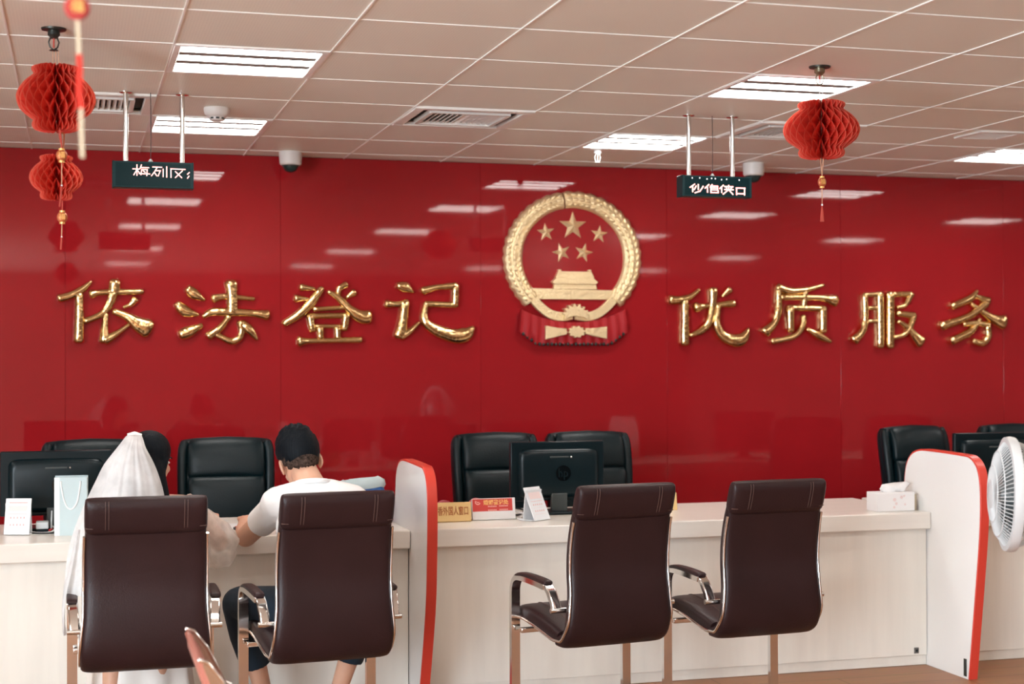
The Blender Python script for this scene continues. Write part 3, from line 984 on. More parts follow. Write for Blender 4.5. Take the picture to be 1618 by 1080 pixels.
def visitor_chair(label, loc, rz):
    t = thing('visitor_chair', label, 'chair', loc, rz, 'brown leather visitor chairs')
    back = smooth_path([(-0.12, 0.418, 0.055, 0.478), (-0.175, 0.424, 0.062, 0.480), (-0.212, 0.46, 0.068, 0.480), (-0.228, 0.52, 0.070, 0.474),
                        (-0.226, 0.62, 0.072, 0.456), (-0.216, 0.72, 0.072, 0.453), (-0.224, 0.82, 0.070, 0.453), (-0.248, 0.92, 0.062, 0.448),
                        (-0.283, 1.00, 0.048, 0.444), (-0.300, 1.045, 0.040, 0.436)], 3)
    seat = smooth_path([(-0.132, 0.428, 0.07, 0.474), (-0.05, 0.444, 0.078, 0.48), (0.10, 0.470, 0.082, 0.484), (0.215, 0.480, 0.078, 0.484),
                        (0.268, 0.470, 0.062, 0.478), (0.285, 0.452, 0.03, 0.46)], 3)
    b = profile_loft(MB(), back, 28, 0.22, 0.5).build('backrest', 'brown_leather', t, smooth=50)
    s = profile_loft(MB(), seat, 28, 0.22, 0.5).build('seat', 'brown_leather', t, smooth=50)
    for q in (-0.14, 0.14):
        MB().tube([(q, y - 0.0, z + th * 0.51) for y, z, th, w in seat[2:-4]], 0.0022, 6).build('seam', 'brown_thread', s, smooth=60)
    head = smooth_path([(-0.262, 0.948, 0.060, 0.446), (-0.268, 0.957, 0.070, 0.452), (-0.284, 1.005, 0.074, 0.452), (-0.296, 1.040, 0.068, 0.450),
                        (-0.304, 1.058, 0.046, 0.444), (-0.306, 1.064, 0.02, 0.43)], 3)
    h = profile_loft(MB(), head, 28, 0.2, 0.55).build('headrest_flap', 'brown_leather', t, smooth=45)
    for q in (-0.150, -0.138, 0.138, 0.150):
        pts = []
        for i, (y, z, th, w) in enumerate(head[2:-3]):
            pts.append((q, y - th * 0.5 - 0.0008, z - th * 0.08))
        MB().tube(pts, 0.0013, 6).build('stitching', 'brown_thread', h, smooth=60)
    yb, zb = -0.262 - 0.037, 0.952
    MB().tube([(-0.222, yb + 0.006, zb), (-0.2, yb, zb - 0.001), (0.2, yb, zb - 0.001), (0.222, yb + 0.006, zb)], 0.0018, 6).build('stitching', 'brown_thread', h, smooth=60)
    for sd in (-1, 1):
        pts = [(sd * (w / 2 + 0.002), y, z) for y, z, th, w in (seat[::-1][2:] + back[3:-6])]
        pts = [(x_, y_ - 0.020 * min(1, max(0, (z_ - 0.45) / 0.06)), z_ - 0.016 * min(1, max(0, (y_ + 0.16) / 0.06))) for x_, y_, z_ in pts]
        MB().tube(pts, 0.0075, 8, flat=(1.0, 0.8), upv=(0, 0, 1)).build('chrome_trim', 'chrome', t, smooth=60)
        x = sd * 0.270
        path = smooth_path([(-0.115, 0.640), (0.0, 0.646), (0.12, 0.648), (0.175, 0.638), (0.203, 0.605), (0.208, 0.54), (0.208, 0.30), (0.206, 0.10),
                            (0.198, 0.040), (0.165, 0.016), (0.10, 0.012), (-0.24, 0.012), (-0.28, 0.012)], 3)
        MB().bar([(x, y, z) for y, z in path], 0.040, 0.022).build('side_frame', 'chrome', t, bevel=0.004)
        pad = smooth_path([(-0.125, 0.656, 0.010, 0.036), (-0.11, 0.659, 0.020, 0.042), (0.0, 0.664, 0.021, 0.043), (0.11, 0.663, 0.020, 0.042), (0.165, 0.652, 0.018, 0.040), (0.190, 0.638, 0.008, 0.034)], 3)
        p = profile_loft(MB(), pad, 16, 0.5, 0.7)
        p.v = [(a + x, b_, c) for a, b_, c in p.v]
        p.build('arm_pad', 'brown_leather', t, smooth=60)
        MB().bar([(x - sd * 0.002, -0.105, 0.648), (x - sd * 0.004, -0.135, 0.628), (x - sd * 0.008, -0.165, 0.585), (x - sd * 0.010, -0.178, 0.552)], 0.040, 0.026).build('arm_bracket', 'chrome', t, bevel=0.006)
        MB().tube([(sd * 0.220, -0.185, 0.553), (sd * 0.288, -0.180, 0.553)], 0.011, 12).build('bracket_pin', 'steel', t, smooth=40)
    MB().bar([(-0.266, 0.16, 0.418), (0.266, 0.16, 0.418)], 0.03, 0.02, (0, 1, 0)).build('cross_bar', 'chrome', t, bevel=0.003)
    MB().bar([(-0.266, -0.265, 0.012), (0.266, -0.265, 0.012)], 0.03, 0.018, (0, 1, 0)).build('floor_bar', 'chrome', t, bevel=0.003)
    for sd in (-1, 1):
        MB().lathe([(0, 0), (0.014, 0), (0.014, 0.004), (0, 0.004)], 12, (sd * 0.270, 0.12, 0)).build('glide', 'black_matt', t)
    return t


ch = visitor_chair('brown leather visitor chair in which the veiled bride sits', (0.258, 6.20, 0), 0.0)
dup(ch, (0.950, 6.17, 0), 0.09, 'brown leather visitor chair in which the man in white sits')
dup(ch, (2.115, 6.17, 0), 0.15, 'empty brown leather visitor chair, the left one of the empty pair')
dup(ch, (2.815, 6.18, 0), 0.09, 'empty brown leather visitor chair, the right one of the empty pair')

# low armchair in the foreground, only the corner of its back in the frame
t = thing('low_chair', 'pinkish brown chair back with chrome rim peeking in at the bottom edge', 'chair', (0.605, 4.46, -0.03), 0.0)
# chair faces +x; back at local x = -0.2, leaning
bk = []
path = smooth_path([(-0.14, 0.36), (-0.165, 0.47), (-0.200, 0.585), (-0.240, 0.69), (-0.272, 0.775), (-0.281, 0.797)], 3)
rings = []
for i, (x, z) in enumerate(path):
    th = [0.030, 0.034, 0.036, 0.034, 0.020, 0.008][min(i // 3, 5)]
    rings.append([(x + th * 0.5 * b_, a * 0.24, z) for a, b_ in ((-1, -0.6), (-0.97, -1), (0.97, -1), (1, -0.6), (1, 0.6), (0.97, 1), (-0.97, 1), (-1, 0.6))])
MB().loft(rings).build('backrest', 'pink_leather', t, smooth=40)
for s in (-1, 1):
    MB().bar([(-0.09, s * 0.246, 0.47), (-0.142, s * 0.246, 0.57), (-0.180, s * 0.246, 0.66), (-0.222, s * 0.246, 0.745), (-0.262, s * 0.246, 0.796), (-0.288, s * 0.246, 0.806)], 0.022, 0.010, (0, 1, 0)).build('back_frame', 'chrome', t, bevel=0.003)
    MB().prism([(-0.275, 0.79), (-0.236, 0.69), (-0.198, 0.585), (-0.165, 0.48), (-0.10, 0.48), (-0.145, 0.57), (-0.183, 0.66), (-0.225, 0.745), (-0.262, 0.79)], s * 0.238, s * 0.244).build('side_plate', 'steel', t)
    MB().bar([(-0.238, s * 0.248, 0.665), (-0.150, s * 0.248, 0.625)], 0.022, 0.016, (0, 1, 0)).build('back_bracket', 'chrome', t, bevel=0.003)
    MB().bar([(-0.23, s * 0.246, 0.02), (-0.20, s * 0.246, 0.2), (-0.09, s * 0.246, 0.47)], 0.026, 0.018, (0, 1, 0)).build('leg', 'chrome', t, bevel=0.003)
    MB().bar([(0.24, s * 0.246, 0.0), (0.24, s * 0.246, 0.42), (-0.2, s * 0.246, 0.40)], 0.026, 0.018, (0, 1, 0)).build('leg', 'chrome', t, bevel=0.003)
    MB().bar([(-0.234, s * 0.246, 0.0), (-0.23, s * 0.246, 0.03)], 0.03, 0.02, (0, 1, 0)).build('foot_cap', 'black_matt', t)
MB().bar([(-0.19, -0.24, 0.50), (-0.19, 0.24, 0.50)], 0.02, 0.006, (0, 0, 1)).build('back_rail', 'chrome', t)
MB().box((0.03, 0, 0.43), (0.46, 0.47, 0.06)).build('seat', 'pink_leather', t, bevel=0.02, seg=3)

# ================================================================== office chairs behind the counter


def office_chair(label, loc, rz):
    """faces local -y"""
    t = thing('office_chair', label, 'chair', loc, rz, 'black leather office chairs')
    shell = smooth_path([(0.19, 0.50, 0.05, 0.40), (0.215, 0.58, 0.07, 0.48), (0.225, 0.72, 0.08, 0.50), (0.245, 0.90, 0.08, 0.515), (0.27, 1.04, 0.075, 0.515),
                         (0.285, 1.10, 0.06, 0.500), (0.292, 1.128, 0.03, 0.46)], 4)
    bo = profile_loft(MB(), shell, 28, 0.25, 0.5)
    # arched top edge
    bo.v = [(x, y, z + (0.018 * (1 - (x / 0.26) ** 2) if z > 1.03 else 0)) for x, y, z in bo.v]
    b = bo.build('backrest', 'black_leather', t, smooth=50)
    for s in (-1, 1):
        pts = [(s * (w / 2 - 0.026), y - 0.030, z) for y, z, th, w in shell[3:-1]]
        MB().tube(pts, [0.018] + [0.028] * (len(pts) - 3) + [0.026, 0.014], 12, flat=(1.0, 1.0)).build('side_bolster', 'black_leather', b, smooth=60)
    up_ = smooth_path([(0.186, 0.935, 0.03, 0.385), (0.186, 0.95, 0.06, 0.408), (0.202, 1.03, 0.075, 0.412), (0.222, 1.095, 0.065, 0.408), (0.240, 1.128, 0.04, 0.39)], 4)
    q = profile_loft(MB(), up_, 24, 0.3, 0.6)
    q.v = [(x, y + 0.012, z + 0.010 * (1 - (x / 0.2) ** 2)) for x, y, z in q.v]
    q.build('upper_pad', 'black_leather', b, smooth=50)
    lo = smooth_path([(0.150, 0.56, 0.03, 0.38), (0.152, 0.60, 0.075, 0.412), (0.160, 0.75, 0.09, 0.412), (0.170, 0.89, 0.08, 0.412), (0.184, 0.934, 0.04, 0.40)], 4)
    q = profile_loft(MB(), lo, 24, 0.3, 0.6)
    q.v = [(x, y + 0.010, z) for x, y, z in q.v]
    q.build('lower_pad', 'black_leather', b, smooth=50)
    seat = smooth_path([(0.22, 0.47, 0.06, 0.40), (0.15, 0.48, 0.10, 0.43), (-0.05, 0.485, 0.11, 0.44), (-0.22, 0.48, 0.10, 0.43), (-0.275, 0.465, 0.05, 0.40)], 3)
    profile_loft(MB(), seat, 24, 0.3, 0.55).build('seat', 'black_leather', t, smooth=50)
    for s in (-1, 1):
        pts = smooth_path([(s * 0.21, 0.18, 0.50), (s * 0.238, 0.17, 0.60), (s * 0.242, 0.10, 0.66), (s * 0.242, -0.10, 0.66), (s * 0.238, -0.17, 0.60), (s * 0.21, -0.16, 0.49)], 4)
        MB().tube(pts, 0.020, 10).build('armrest', 'black_plastic', t, smooth=60)
    MB().lathe([(0, 0.09), (0.03, 0.09), (0.03, 0.28), (0.022, 0.29), (0.022, 0.44), (0, 0.44)], 16).build('gas_column', 'dark_grey', t, smooth=40)
    for k_ in range(5):
        a = 2 * PI * k_ / 5 + 0.3
        d = Vector((math.cos(a), math.sin(a), 0))
        MB().bar([d * 0.02 + Vector((0, 0, 0.11)), d * 0.13 + Vector((0, 0, 0.10)), d * 0.225 + Vector((0, 0, 0.075))], 0.05, 0.026, d.cross(Vector((0, 0, 1)))).build('base_leg', 'black_plastic', t, bevel=0.006)
        MB().lathe([(0, -0.02), (0.027, -0.02), (0.03, -0.012), (0.03, 0.012), (0.027, 0.02), (0, 0.02)], 14, tuple(d * 0.225 + Vector((0, 0, 0.031))), Matrix.Rotation(PI / 2, 3, 'X')).build('caster', 'black_matt', t, smooth=40)
    return t


oc = office_chair('black leather office chair behind the counter between bride and man', (0.770, 8.20, 0), -0.08)
dup(oc, (0.135, 8.25, 0), 0.22, 'black leather office chair behind the left monitor and the bride')
dup(oc, (2.325, 8.22, 0), 0.04, 'black leather office chair left of the middle monitor')
dup(oc, (2.862, 8.20, 0), -0.03, 'black leather office chair right of and behind the middle monitor')
dup(oc, (5.045, 8.20, 0), 0.18, 'black leather office chair behind the right-hand white divider')
dup(oc, (5.72, 8.20, 0), 0.0, 'black leather office chair at the right edge behind the fan')

# ================================================================== monitors


def monitor(label, loc, rz):
    """shows its back towards local -y"""
    t = thing('computer_monitor', label, 'monitor', loc, rz, 'black computer monitors')
    p = MB().box((0, 0.02, 0.215), (0.50, 0.030, 0.30)).build('screen_panel', 'black_plastic', t, bevel=0.006)
    MB().box((0, 0.0365, 0.22), (0.474, 0.003, 0.262)).build('screen', 'screen_glass', p)
    hs = []
    for i, (d, sx, sz) in enumerate([(0.006, 0.430, 0.250), (-0.012, 0.418, 0.238), (-0.022, 0.398, 0.220), (-0.025, 0.372, 0.196)]):
        r = []
        for q in range(32):
            a = 2 * PI * (q + 0.5) / 32
            c, s = math.cos(a), math.sin(a)
            r.append((sx / 2 * math.copysign(abs(c) ** 0.22, c), d, 0.205 + sz / 2 * math.copysign(abs(s) ** 0.22, s)))
        hs.append(r)
    h = MB().loft(hs).build('back_cover', 'black_plastic', t, smooth=35)
    MB().box((0.0, -0.026, 0.288), (0.10, 0.006, 0.008)).build('button_slot', 'dark_grey', h, bevel=0.002)
    MB().ell((0.062, -0.027, 0.287), (0.005, 0.003, 0.005), 10, 6).build('lock_port', 'steel', h)
    R = Matrix.Rotation(PI / 2, 3, 'X')
    lg = MB().lathe([(0, 0), (0.040, 0), (0.040, 0.003), (0.0, 0.003)], 32, (0.02, -0.0245, 0.205), R).build('logo_disc', 'logo_black', h)
    text_mesh('logo_letters', 'hp', 0.062, 0.0008, 'black_plastic', h, (0.019, -0.0286, 0.205), sx=0.9, bold=0.0)
    for i in range(9):
        MB().box((0.055 + i * 0.011, -0.0195, 0.314), (0.005, 0.004, 0.006)).build('vent_slot', 'black_matt', h)
    MB().box((0, -0.012, 0.055), (0.085, 0.028, 0.10)).build('neck', 'dark_grey', t, bevel=0.005)
    MB().box((0, 0.0, 0.008), (0.26, 0.18, 0.016)).build('base', 'black_plastic', t, bevel=0.006)
    return t


mo = monitor('black monitor seen from behind at the left edge, beside the pale paper bag', (-0.085, 7.46, TOPZ), 0.0)
dup(mo, (2.368, 7.45, TOPZ), 0.0, 'black monitor seen from behind in the middle of the counter')
dup(mo, (4.945, 7.50, TOPZ), 0.0, 'black monitor seen from behind at the right, partly hidden by the fan')

# ================================================================== things on the counter
# pale paper bag with rope handles
t = thing('paper_bag', 'pale blue-white paper gift bag with white rope handle on the counter', 'bag', (-0.018, 7.215, TOPZ), -0.06)
bag = MB()
w, d, hgt = 0.142, 0.065, 0.262
vs = [(-w / 2, -d / 2, 0), (w / 2, -d / 2, 0), (w / 2, d / 2, 0), (-w / 2, d / 2, 0),
      (-w / 2, -d / 2, hgt), (w / 2, -d / 2, hgt), (w / 2 + 0.002, d / 2 - 0.004, hgt + 0.004), (-w / 2, d / 2 - 0.004, hgt + 0.004),
      (-w / 2, 0, hgt - 0.01), (w / 2, 0, hgt - 0.01)]
bag.add(vs, [(0, 1, 5, 4), (2, 3, 7, 6), (1, 2, 6, 9, 5), (3, 0, 4, 8, 7), (3, 2, 1, 0)])
bo = bag.build('bag_body', 'paper_blue', t)
sd = bo.modifiers.new('solid', 'SOLIDIFY')
sd.thickness = 0.0015
for yy in (-d / 2 - 0.003, d / 2 + 0.001):
    pts = smooth_path([(-0.042, yy, 0.245), (-0.040, yy, 0.215), (-0.024, yy, 0.145), (0.0, yy, 0.118), (0.026, yy, 0.145), (0.040, yy, 0.215), (0.042, yy, 0.245)], 5)
    MB().tube(pts, 0.0036, 8).build('rope_handle', 'rope_white', t, smooth=60)
MB().box((-w / 2 + 0.012, -d / 2 - 0.0008, hgt / 2), (0.023, 0.001, hgt - 0.002)).build('side_fold', 'paper_white', t)


def card_stand(label, loc, rz, rec, w=0.115, hh=0.165):
    t = thing('card_stand', label, 'sign', loc, rz, 'white acrylic card stands')
    R = Matrix.Rotation(-rec, 3, 'X')
    b = MB().box((0, 0, 0), (w, 0.006, hh), R).build('panel', 'acrylic_white', t, bevel=0.002, loc=(0, hh / 2 * math.sin(rec), hh / 2 * math.cos(rec) + 0.003))
    MB().box((0, 0.058, 0.004), (w, 0.08, 0.006)).build('foot', 'acrylic_white', t, bevel=0.002)
    MB().box((0, 0, 0), (w, 0.004, hh * 0.86), Matrix.Rotation(0.12, 3, 'X')).build('rear_strut', 'acrylic_white', t, loc=(0, hh * math.sin(rec) * 0.92, hh * 0.86 / 2))

    def pr(cx, cz, sx, sz, m_):
        c = R @ Vector((cx, -0.0036, cz))
        MB().box(c, (sx, 0.0008, sz), R).build('print', m_, b)
    pr(0, 0.042, w * 0.72, 0.036, 'print_pale')
    pr(0, 0.063, w * 0.72, 0.004, 'print_pink')
    pr(0, 0.012, w * 0.70, 0.002, 'print_pink')
    for r_ in range(2):
        for c_ in range(5):
            pr(-w * 0.26 + c_ * w * 0.13, -0.006 - r_ * 0.032, 0.006, 0.008, 'print_pink')
    pr(0, -0.022, w * 0.66, 0.0015, 'print_pale')
    pr(0, -0.055, w * 0.66, 0.0015, 'print_pale')
    return t


card_stand('white printed card stand at the left edge of the counter', (-0.255, 7.255, TOPZ), -0.25, 0.25)
card_stand('white printed card stand before the middle monitor', (2.188, 7.135, TOPZ), 0.62, 0.42, 0.125, 0.172)

# router with antenna and cables at the left
t = thing('wifi_router', 'small white router box with upright antenna beside the left monitor foot', 'router', (-0.150, 7.345, TOPZ))
MB().box((0.005, 0, 0.035), (0.055, 0.07, 0.032)).build('body', 'fan_white', t, bevel=0.004)
MB().box((0.005, 0, 0.010), (0.05, 0.06, 0.019)).build('base_adapter', 'black_plastic', t, bevel=0.003)
MB().tube([(0.044, 0.0, 0.016), (0.045, 0, 0.05), (0.047, 0, 0.098)], [0.004, 0.004, 0.003], 10).build('antenna', 'fan_white', t, smooth=60)
MB().cap((0.038, -0.02, 0.012), 0.006, (0.048, 0.01, 0.012), 0.006).build('plug', 'ink_red', t, smooth=60)


def cable(label, pts, r, m_):
    o = MB().tube(smooth_path(pts, 6), r, 8).build('cable', m_, None, smooth=60)
    o.location = (0, 0, 0)
    return tag(o, label, 'cable', 'desk cables')


z_ = TOPZ + 0.004
cable('white cable curling beside the router at the left', [(-0.21, 7.34, z_ + 0.03), (-0.195, 7.31, z_ + 0.006), (-0.16, 7.30, z_), (-0.11, 7.31, z_), (-0.09, 7.34, z_ + 0.012), (-0.10, 7.37, z_ + 0.02)], 0.0038, 'cable_white')
cable('black cable lying before the router at the left', [(-0.24, 7.31, z_ + 0.006), (-0.19, 7.285, z_ + 0.002), (-0.14, 7.275, z_), (-0.07, 7.28, z_), (-0.055, 7.30, z_)], 0.0035, 'cable_black')
cable('white cable coiled left of the middle card stand', [(2.08, 7.32, z_ + 0.035), (2.10, 7.25, z_ + 0.03), (2.14, 7.24, z_ + 0.015), (2.12, 7.22, z_), (2.09, 7.23, z_), (2.15, 7.28, z_ + 0.02)], 0.0045, 'cable_white')
cable('black cable coiled left of the middle card stand', [(2.05, 7.36, z_ + 0.035), (2.09, 7.345, z_ + 0.04), (2.15, 7.34, z_ + 0.03), (2.13, 7.335, z_ + 0.006), (2.075, 7.34, z_ + 0.004), (2.17, 7.35, z_ + 0.01)], 0.0035, 'cable_black')

# gold name plate and red card
t = thing('name_plate', 'gold desk plate with brown characters right of the left divider', 'sign', (1.742, 7.20, TOPZ), 0.0)
R = Matrix.Rotation(-0.16, 3, 'X')
b = MB().box((0, 0, 0), (0.245, 0.006, 0.092), R).build('plate', 'plate_gold', t, bevel=0.0015, loc=(-0.016, 0.01, 0.049))
MB().box((-0.016, 0.04, 0.003), (0.245, 0.07, 0.005)).build('foot', 'plate_gold', t, bevel=0.001)
MB().box((-0.016, 0.045, 0.045), (0.243, 0.004, 0.085), Matrix.Rotation(0.42, 3, 'X')).build('rear_leaf', 'plate_gold', t)
text_mesh('lettering', '\u6e2f\u6fb3\u53f0\u9999\u5916\u56fd\u4eba\u7a97\u53e3', 0.046, 0.0006, 'plate_letter', b, R @ Vector((-0.006, -0.0042, 0.001)), rot=(PI / 2 - 0.16, 0, 0), sx=0.56, bold=0.0006)

t = thing('red_card_holder', 'red and white card holder with yellow heading beside the gold plate', 'sign', (1.972, 7.235, TOPZ), 0.04)
b = MB().box((0, 0, 0), (0.222, 0.005, 0.104), R).build('panel', 'paper_white', t, bevel=0.0015, loc=(0, 0.01, 0.054))
MB().box((0, 0.04, 0.003), (0.222, 0.07, 0.005)).build('foot', 'paper_white', t, bevel=0.001)
MB().box((0, 0.045, 0.05), (0.22, 0.004, 0.094), Matrix.Rotation(0.42, 3, 'X')).build('rear_leaf', 'paper_white', t)
MB().box(R @ Vector((-0.006, -0.003, 0.019)), (0.204, 0.0008, 0.060), R).build('red_print', 'card_red', b)
text_mesh('heading', '\u5a5a\u59fb\u767b\u8bb0\u5904', 0.026, 0.0005, 'card_yellow', b, R @ Vector((0.012, -0.0038, 0.030)), rot=(PI / 2 - 0.16, 0, 0), sx=1.0, bold=0.0006)
for i, (cx, cz, sx) in enumerate([(-0.008, 0.012, 0.046), (0.05, 0.013, 0.046), (-0.008, -0.006, 0.046), (0.05, -0.005, 0.046)]):
    for k_ in range(6):
        MB().box(R @ Vector((cx - sx / 2 + sx * (k_ + 0.5) / 6, -0.0036, cz)), (sx / 8.5, 0.0006, 0.0055), R).build('small_print', 'card_pink', b)
lg = smooth_path([(-0.092, 0.041), (-0.093, 0.031), (-0.086, 0.024), (-0.076, 0.024), (-0.070, 0.030)], 3)
MB().tube([R @ Vector((x, -0.0036, z)) for x, z in lg], 0.0022, 6).build('card_emblem', 'card_pink', b)
MB().tube([R @ Vector((x, -0.0036, z)) for x, z in [(-0.088, 0.037), (-0.082, 0.032), (-0.074, 0.034)]], 0.002, 6).build('card_emblem', 'card_pink', b)


def tape(label, loc):
    t = thing('tape_roll', label, 'tape', loc, 0.2, 'translucent red tape rolls')
    R_ = Matrix.Rotation(PI / 2, 3, 'X')
    MB().lathe([(0.036, -0.012), (0.047, -0.012), (0.047, 0.012), (0.036, 0.012), (0.036, -0.012)], 32, (0, 0, 0.047), R_).build('tape', 'ribbon_pink', t, smooth=40)
    MB().lathe([(0.031, -0.012), (0.0355, -0.012), (0.0355, 0.012), (0.031, 0.012), (0.031, -0.012)], 32, (0, 0, 0.047), R_).build('core', 'card_pink', t, smooth=40)
    MB().bar([(-0.06, 0, 0.004), (0.06, 0, 0.004)], 0.04, 0.008, (0, 1, 0)).build('holder', 'black_plastic', t, bevel=0.002)


tape('dark pink tape roll behind the gold plate', (1.745, 7.34, TOPZ))
tape('dark pink tape roll between the gold plate and the red card', (1.925, 7.40, TOPZ))

# tissue box
t = thing('tissue_box', 'white printed tissue box with tissue standing out, before the right divider', 'box', (4.05, 7.075, TOPZ), 0.0)
MB().box((0, 0, 0.048), (0.215, 0.115, 0.096)).build('carton', 'paper_white', t, bevel=0.004)
tis = MB()
rings = []
for i, (z, sx, sy) in enumerate([(0.090, 0.05, 0.012), (0.108, 0.075, 0.02), (0.122, 0.085, 0.022), (0.132, 0.07, 0.012)]):
    rings.append([(0.02 + sx * math.cos(a) * (1 + 0.12 * math.sin(5 * a + i)), sy * math.sin(a) * (1 + 0.2 * math.sin(7 * a)), z + 0.010 * math.sin(3 * a + i) + 0.006 * math.cos(a)) for a in [2 * PI * q / 28 for q in range(28)]])
tis.loft(rings).build('tissue', 'tee_white', t, smooth=60)
for i, (cx, cz, s) in enumerate([(-0.01, 0.06, 0.010), (0.0, 0.04, 0.008), (-0.012, 0.022, 0.007), (0.03, 0.072, 0.009), (0.05, 0.035, 0.006), (0.045, 0.078, 0.006)]):
    MB().lathe([(0, 0), (s, 0), (s, 0.0008), (0, 0.0008)], 7, (cx, -0.0574, cz), Matrix.Rotation(PI / 2, 3, 'X')).build('printed_flower', 'print_pale', t)
MB().box((0.122, 0.0, 0.042), (0.016, 0.07, 0.084)).build('side_leaflet', 'ribbon_cream', t, bevel=0.002)

# small yellow plate peeking out behind the first empty chair
t = thing('desk_sign', 'small pale gold sign edge showing right of the first empty chair', 'sign', (2.945, 7.42, TOPZ), 0.0)
MB().box((0, 0, 0.045), (0.12, 0.006, 0.09), Matrix.Rotation(-0.16, 3, 'X')).build('plate', 'plate_gold', t, bevel=0.002)
MB().box((0, 0.03, 0.003), (0.12, 0.07, 0.005)).build('foot', 'plate_gold', t, bevel=0.001)

# stack of papers and a blue cloth bag behind the man's shoulder
t = thing('cloth_bag', 'blue denim bag with a white fold, behind the shoulder of the man in white', 'bag', (1.345, 7.36, TOPZ), 0.1)
rings = []
for z, sx, sy in [(0.0, 0.115, 0.07), (0.03, 0.125, 0.08), (0.10, 0.115, 0.07), (0.165, 0.10, 0.05), (0.175, 0.085, 0.04)]:
    rings.append([(sx * math.copysign(abs(math.cos(a)) ** 0.5, math.cos(a)), sy * math.copysign(abs(math.sin(a)) ** 0.5, math.sin(a)), z + (0.004 * math.sin(4 * a) if z > 0.01 else 0)) for a in [2 * PI * q / 28 for q in range(28)]])
MB().loft(rings).build('bag_body', 'blue_cloth', t, smooth=60)
rings = []
for z, sx, sy in [(0.160, 0.11, 0.055), (0.175, 0.118, 0.06), (0.198, 0.112, 0.058), (0.210, 0.09, 0.04)]:
    rings.append([(-0.008 + sx * math.copysign(abs(math.cos(a)) ** 0.6, math.cos(a)), sy * math.copysign(abs(math.sin(a)) ** 0.6, math.sin(a)), z - 0.008 * math.cos(a - 2.6) + 0.003 * math.sin(5 * a)) for a in [2 * PI * q / 28 for q in range(28)]])
MB().loft(rings).build('white_fold', 'paper_blue', t, smooth=60)

# papers on the worktop between the couple, and right of the last chair
def sheets(label, loc, rz, n, w, d):
    t = thing('paper_stack', label, 'paper', loc, rz, 'paper sheets on the counter')
    for k_ in range(n):
        MB().box((random.uniform(-0.004, 0.004), random.uniform(-0.004, 0.004), 0.001 + 0.002 * k_), (w, d, 0.0017), Matrix.Rotation(random.uniform(-0.04, 0.04), 3, 'Z')).build('sheet', 'paper_white', t)


sheets('white form sheets on the counter between bride and man', (0.70, 7.24, TOPZ), 0.1, 4, 0.21, 0.297)
sheets('white paper stack on the counter right of the last empty chair', (3.47, 7.40, TOPZ), 0.25, 9, 0.297, 0.21)

# ================================================================== paper lanterns


def honeycomb(name, parent, R, z0, z1, N=32, cells=6, rot=0.0):
    """honeycomb paper lantern body: radial sheets glued alternately, giving diamond cells"""
    prof = smooth_path([(0.0, 0.40), (0.03, 0.56), (0.10, 0.61), (0.165, 0.585), (0.20, 0.66), (0.32, 0.90), (0.47, 1.0), (0.60, 0.965), (0.74, 0.80),
                        (0.84, 0.60), (0.875, 0.575), (0.92, 0.62), (0.965, 0.60), (1.0, 0.42)], 3)
    H = z1 - z0
    mb, rim = MB(), MB()
    k = len(prof)
    for s in range(N):
        sg = 1 if s % 2 == 0 else -1
        vs, fs, vr = [], [], []
        for i, (u, r) in enumerate(prof):
            ph = abs(((u * cells) % 2) - 1) * 2 - 1
            a = 2 * PI * s / N + rot + sg * ph * PI / N * 0.94
            rr = r * R
            for q in (0.03 * R, rr - 0.004):
                vs.append((q * math.cos(a), q * math.sin(a), z0 + H * u))
            for q in (rr - 0.004, rr):
                vr.append((q * math.cos(a), q * math.sin(a), z0 + H * u))
        for i in range(k - 1):
            fs.append((2 * i, 2 * i + 1, 2 * i + 3, 2 * i + 2))
        mb.add(vs, fs)
        rim.add(vr, fs)

    def raw(b_, nm, m_, par):
        me = bpy.data.meshes.new(nm)
        me.from_pydata(b_.v, [], b_.f)
        me.materials.append(M(m_))
        return place(nm, me, par)
    o = raw(mb, name, 'lantern_red', parent)
    raw(rim, 'paper_rim_lit', 'lantern_rim_lit', o)  # outer edge of each sheet, painted lighter as if catching light
    return o


def bead(parent, z, s=1.0, flat=0.55, x=0.0):
    b = MB().ell((x, -0.012, z), (0.017 * s, 0.017 * s * flat, 0.019 * s), 18, 12).build('fortune_bead', 'bead_gold', parent, smooth=60)
    MB().lathe([(0, 0.016 * s), (0.009 * s, 0.016 * s), (0.009 * s, 0.022 * s), (0, 0.022 * s)], 12, (x, -0.012, z)).build('bead_cap', 'bright_gold', b)
    MB().lathe([(0, -0.022 * s), (0.009 * s, -0.022 * s), (0.009 * s, -0.016 * s), (0, -0.016 * s)], 12, (x, -0.012, z)).build('bead_cap', 'bright_gold', b)
    text_mesh('bead_character', '\u798f', 0.021 * s, 0.0012, 'bright_gold', b, (x, -0.012 - 0.017 * s * flat + 0.0005, z), bold=0.0003)
    return b


def tassel(parent, pts, r=0.0016, m_='thread_gold'):
    MB().tube(pts, r, 6).build('tassel_cord', m_, parent, smooth=60)


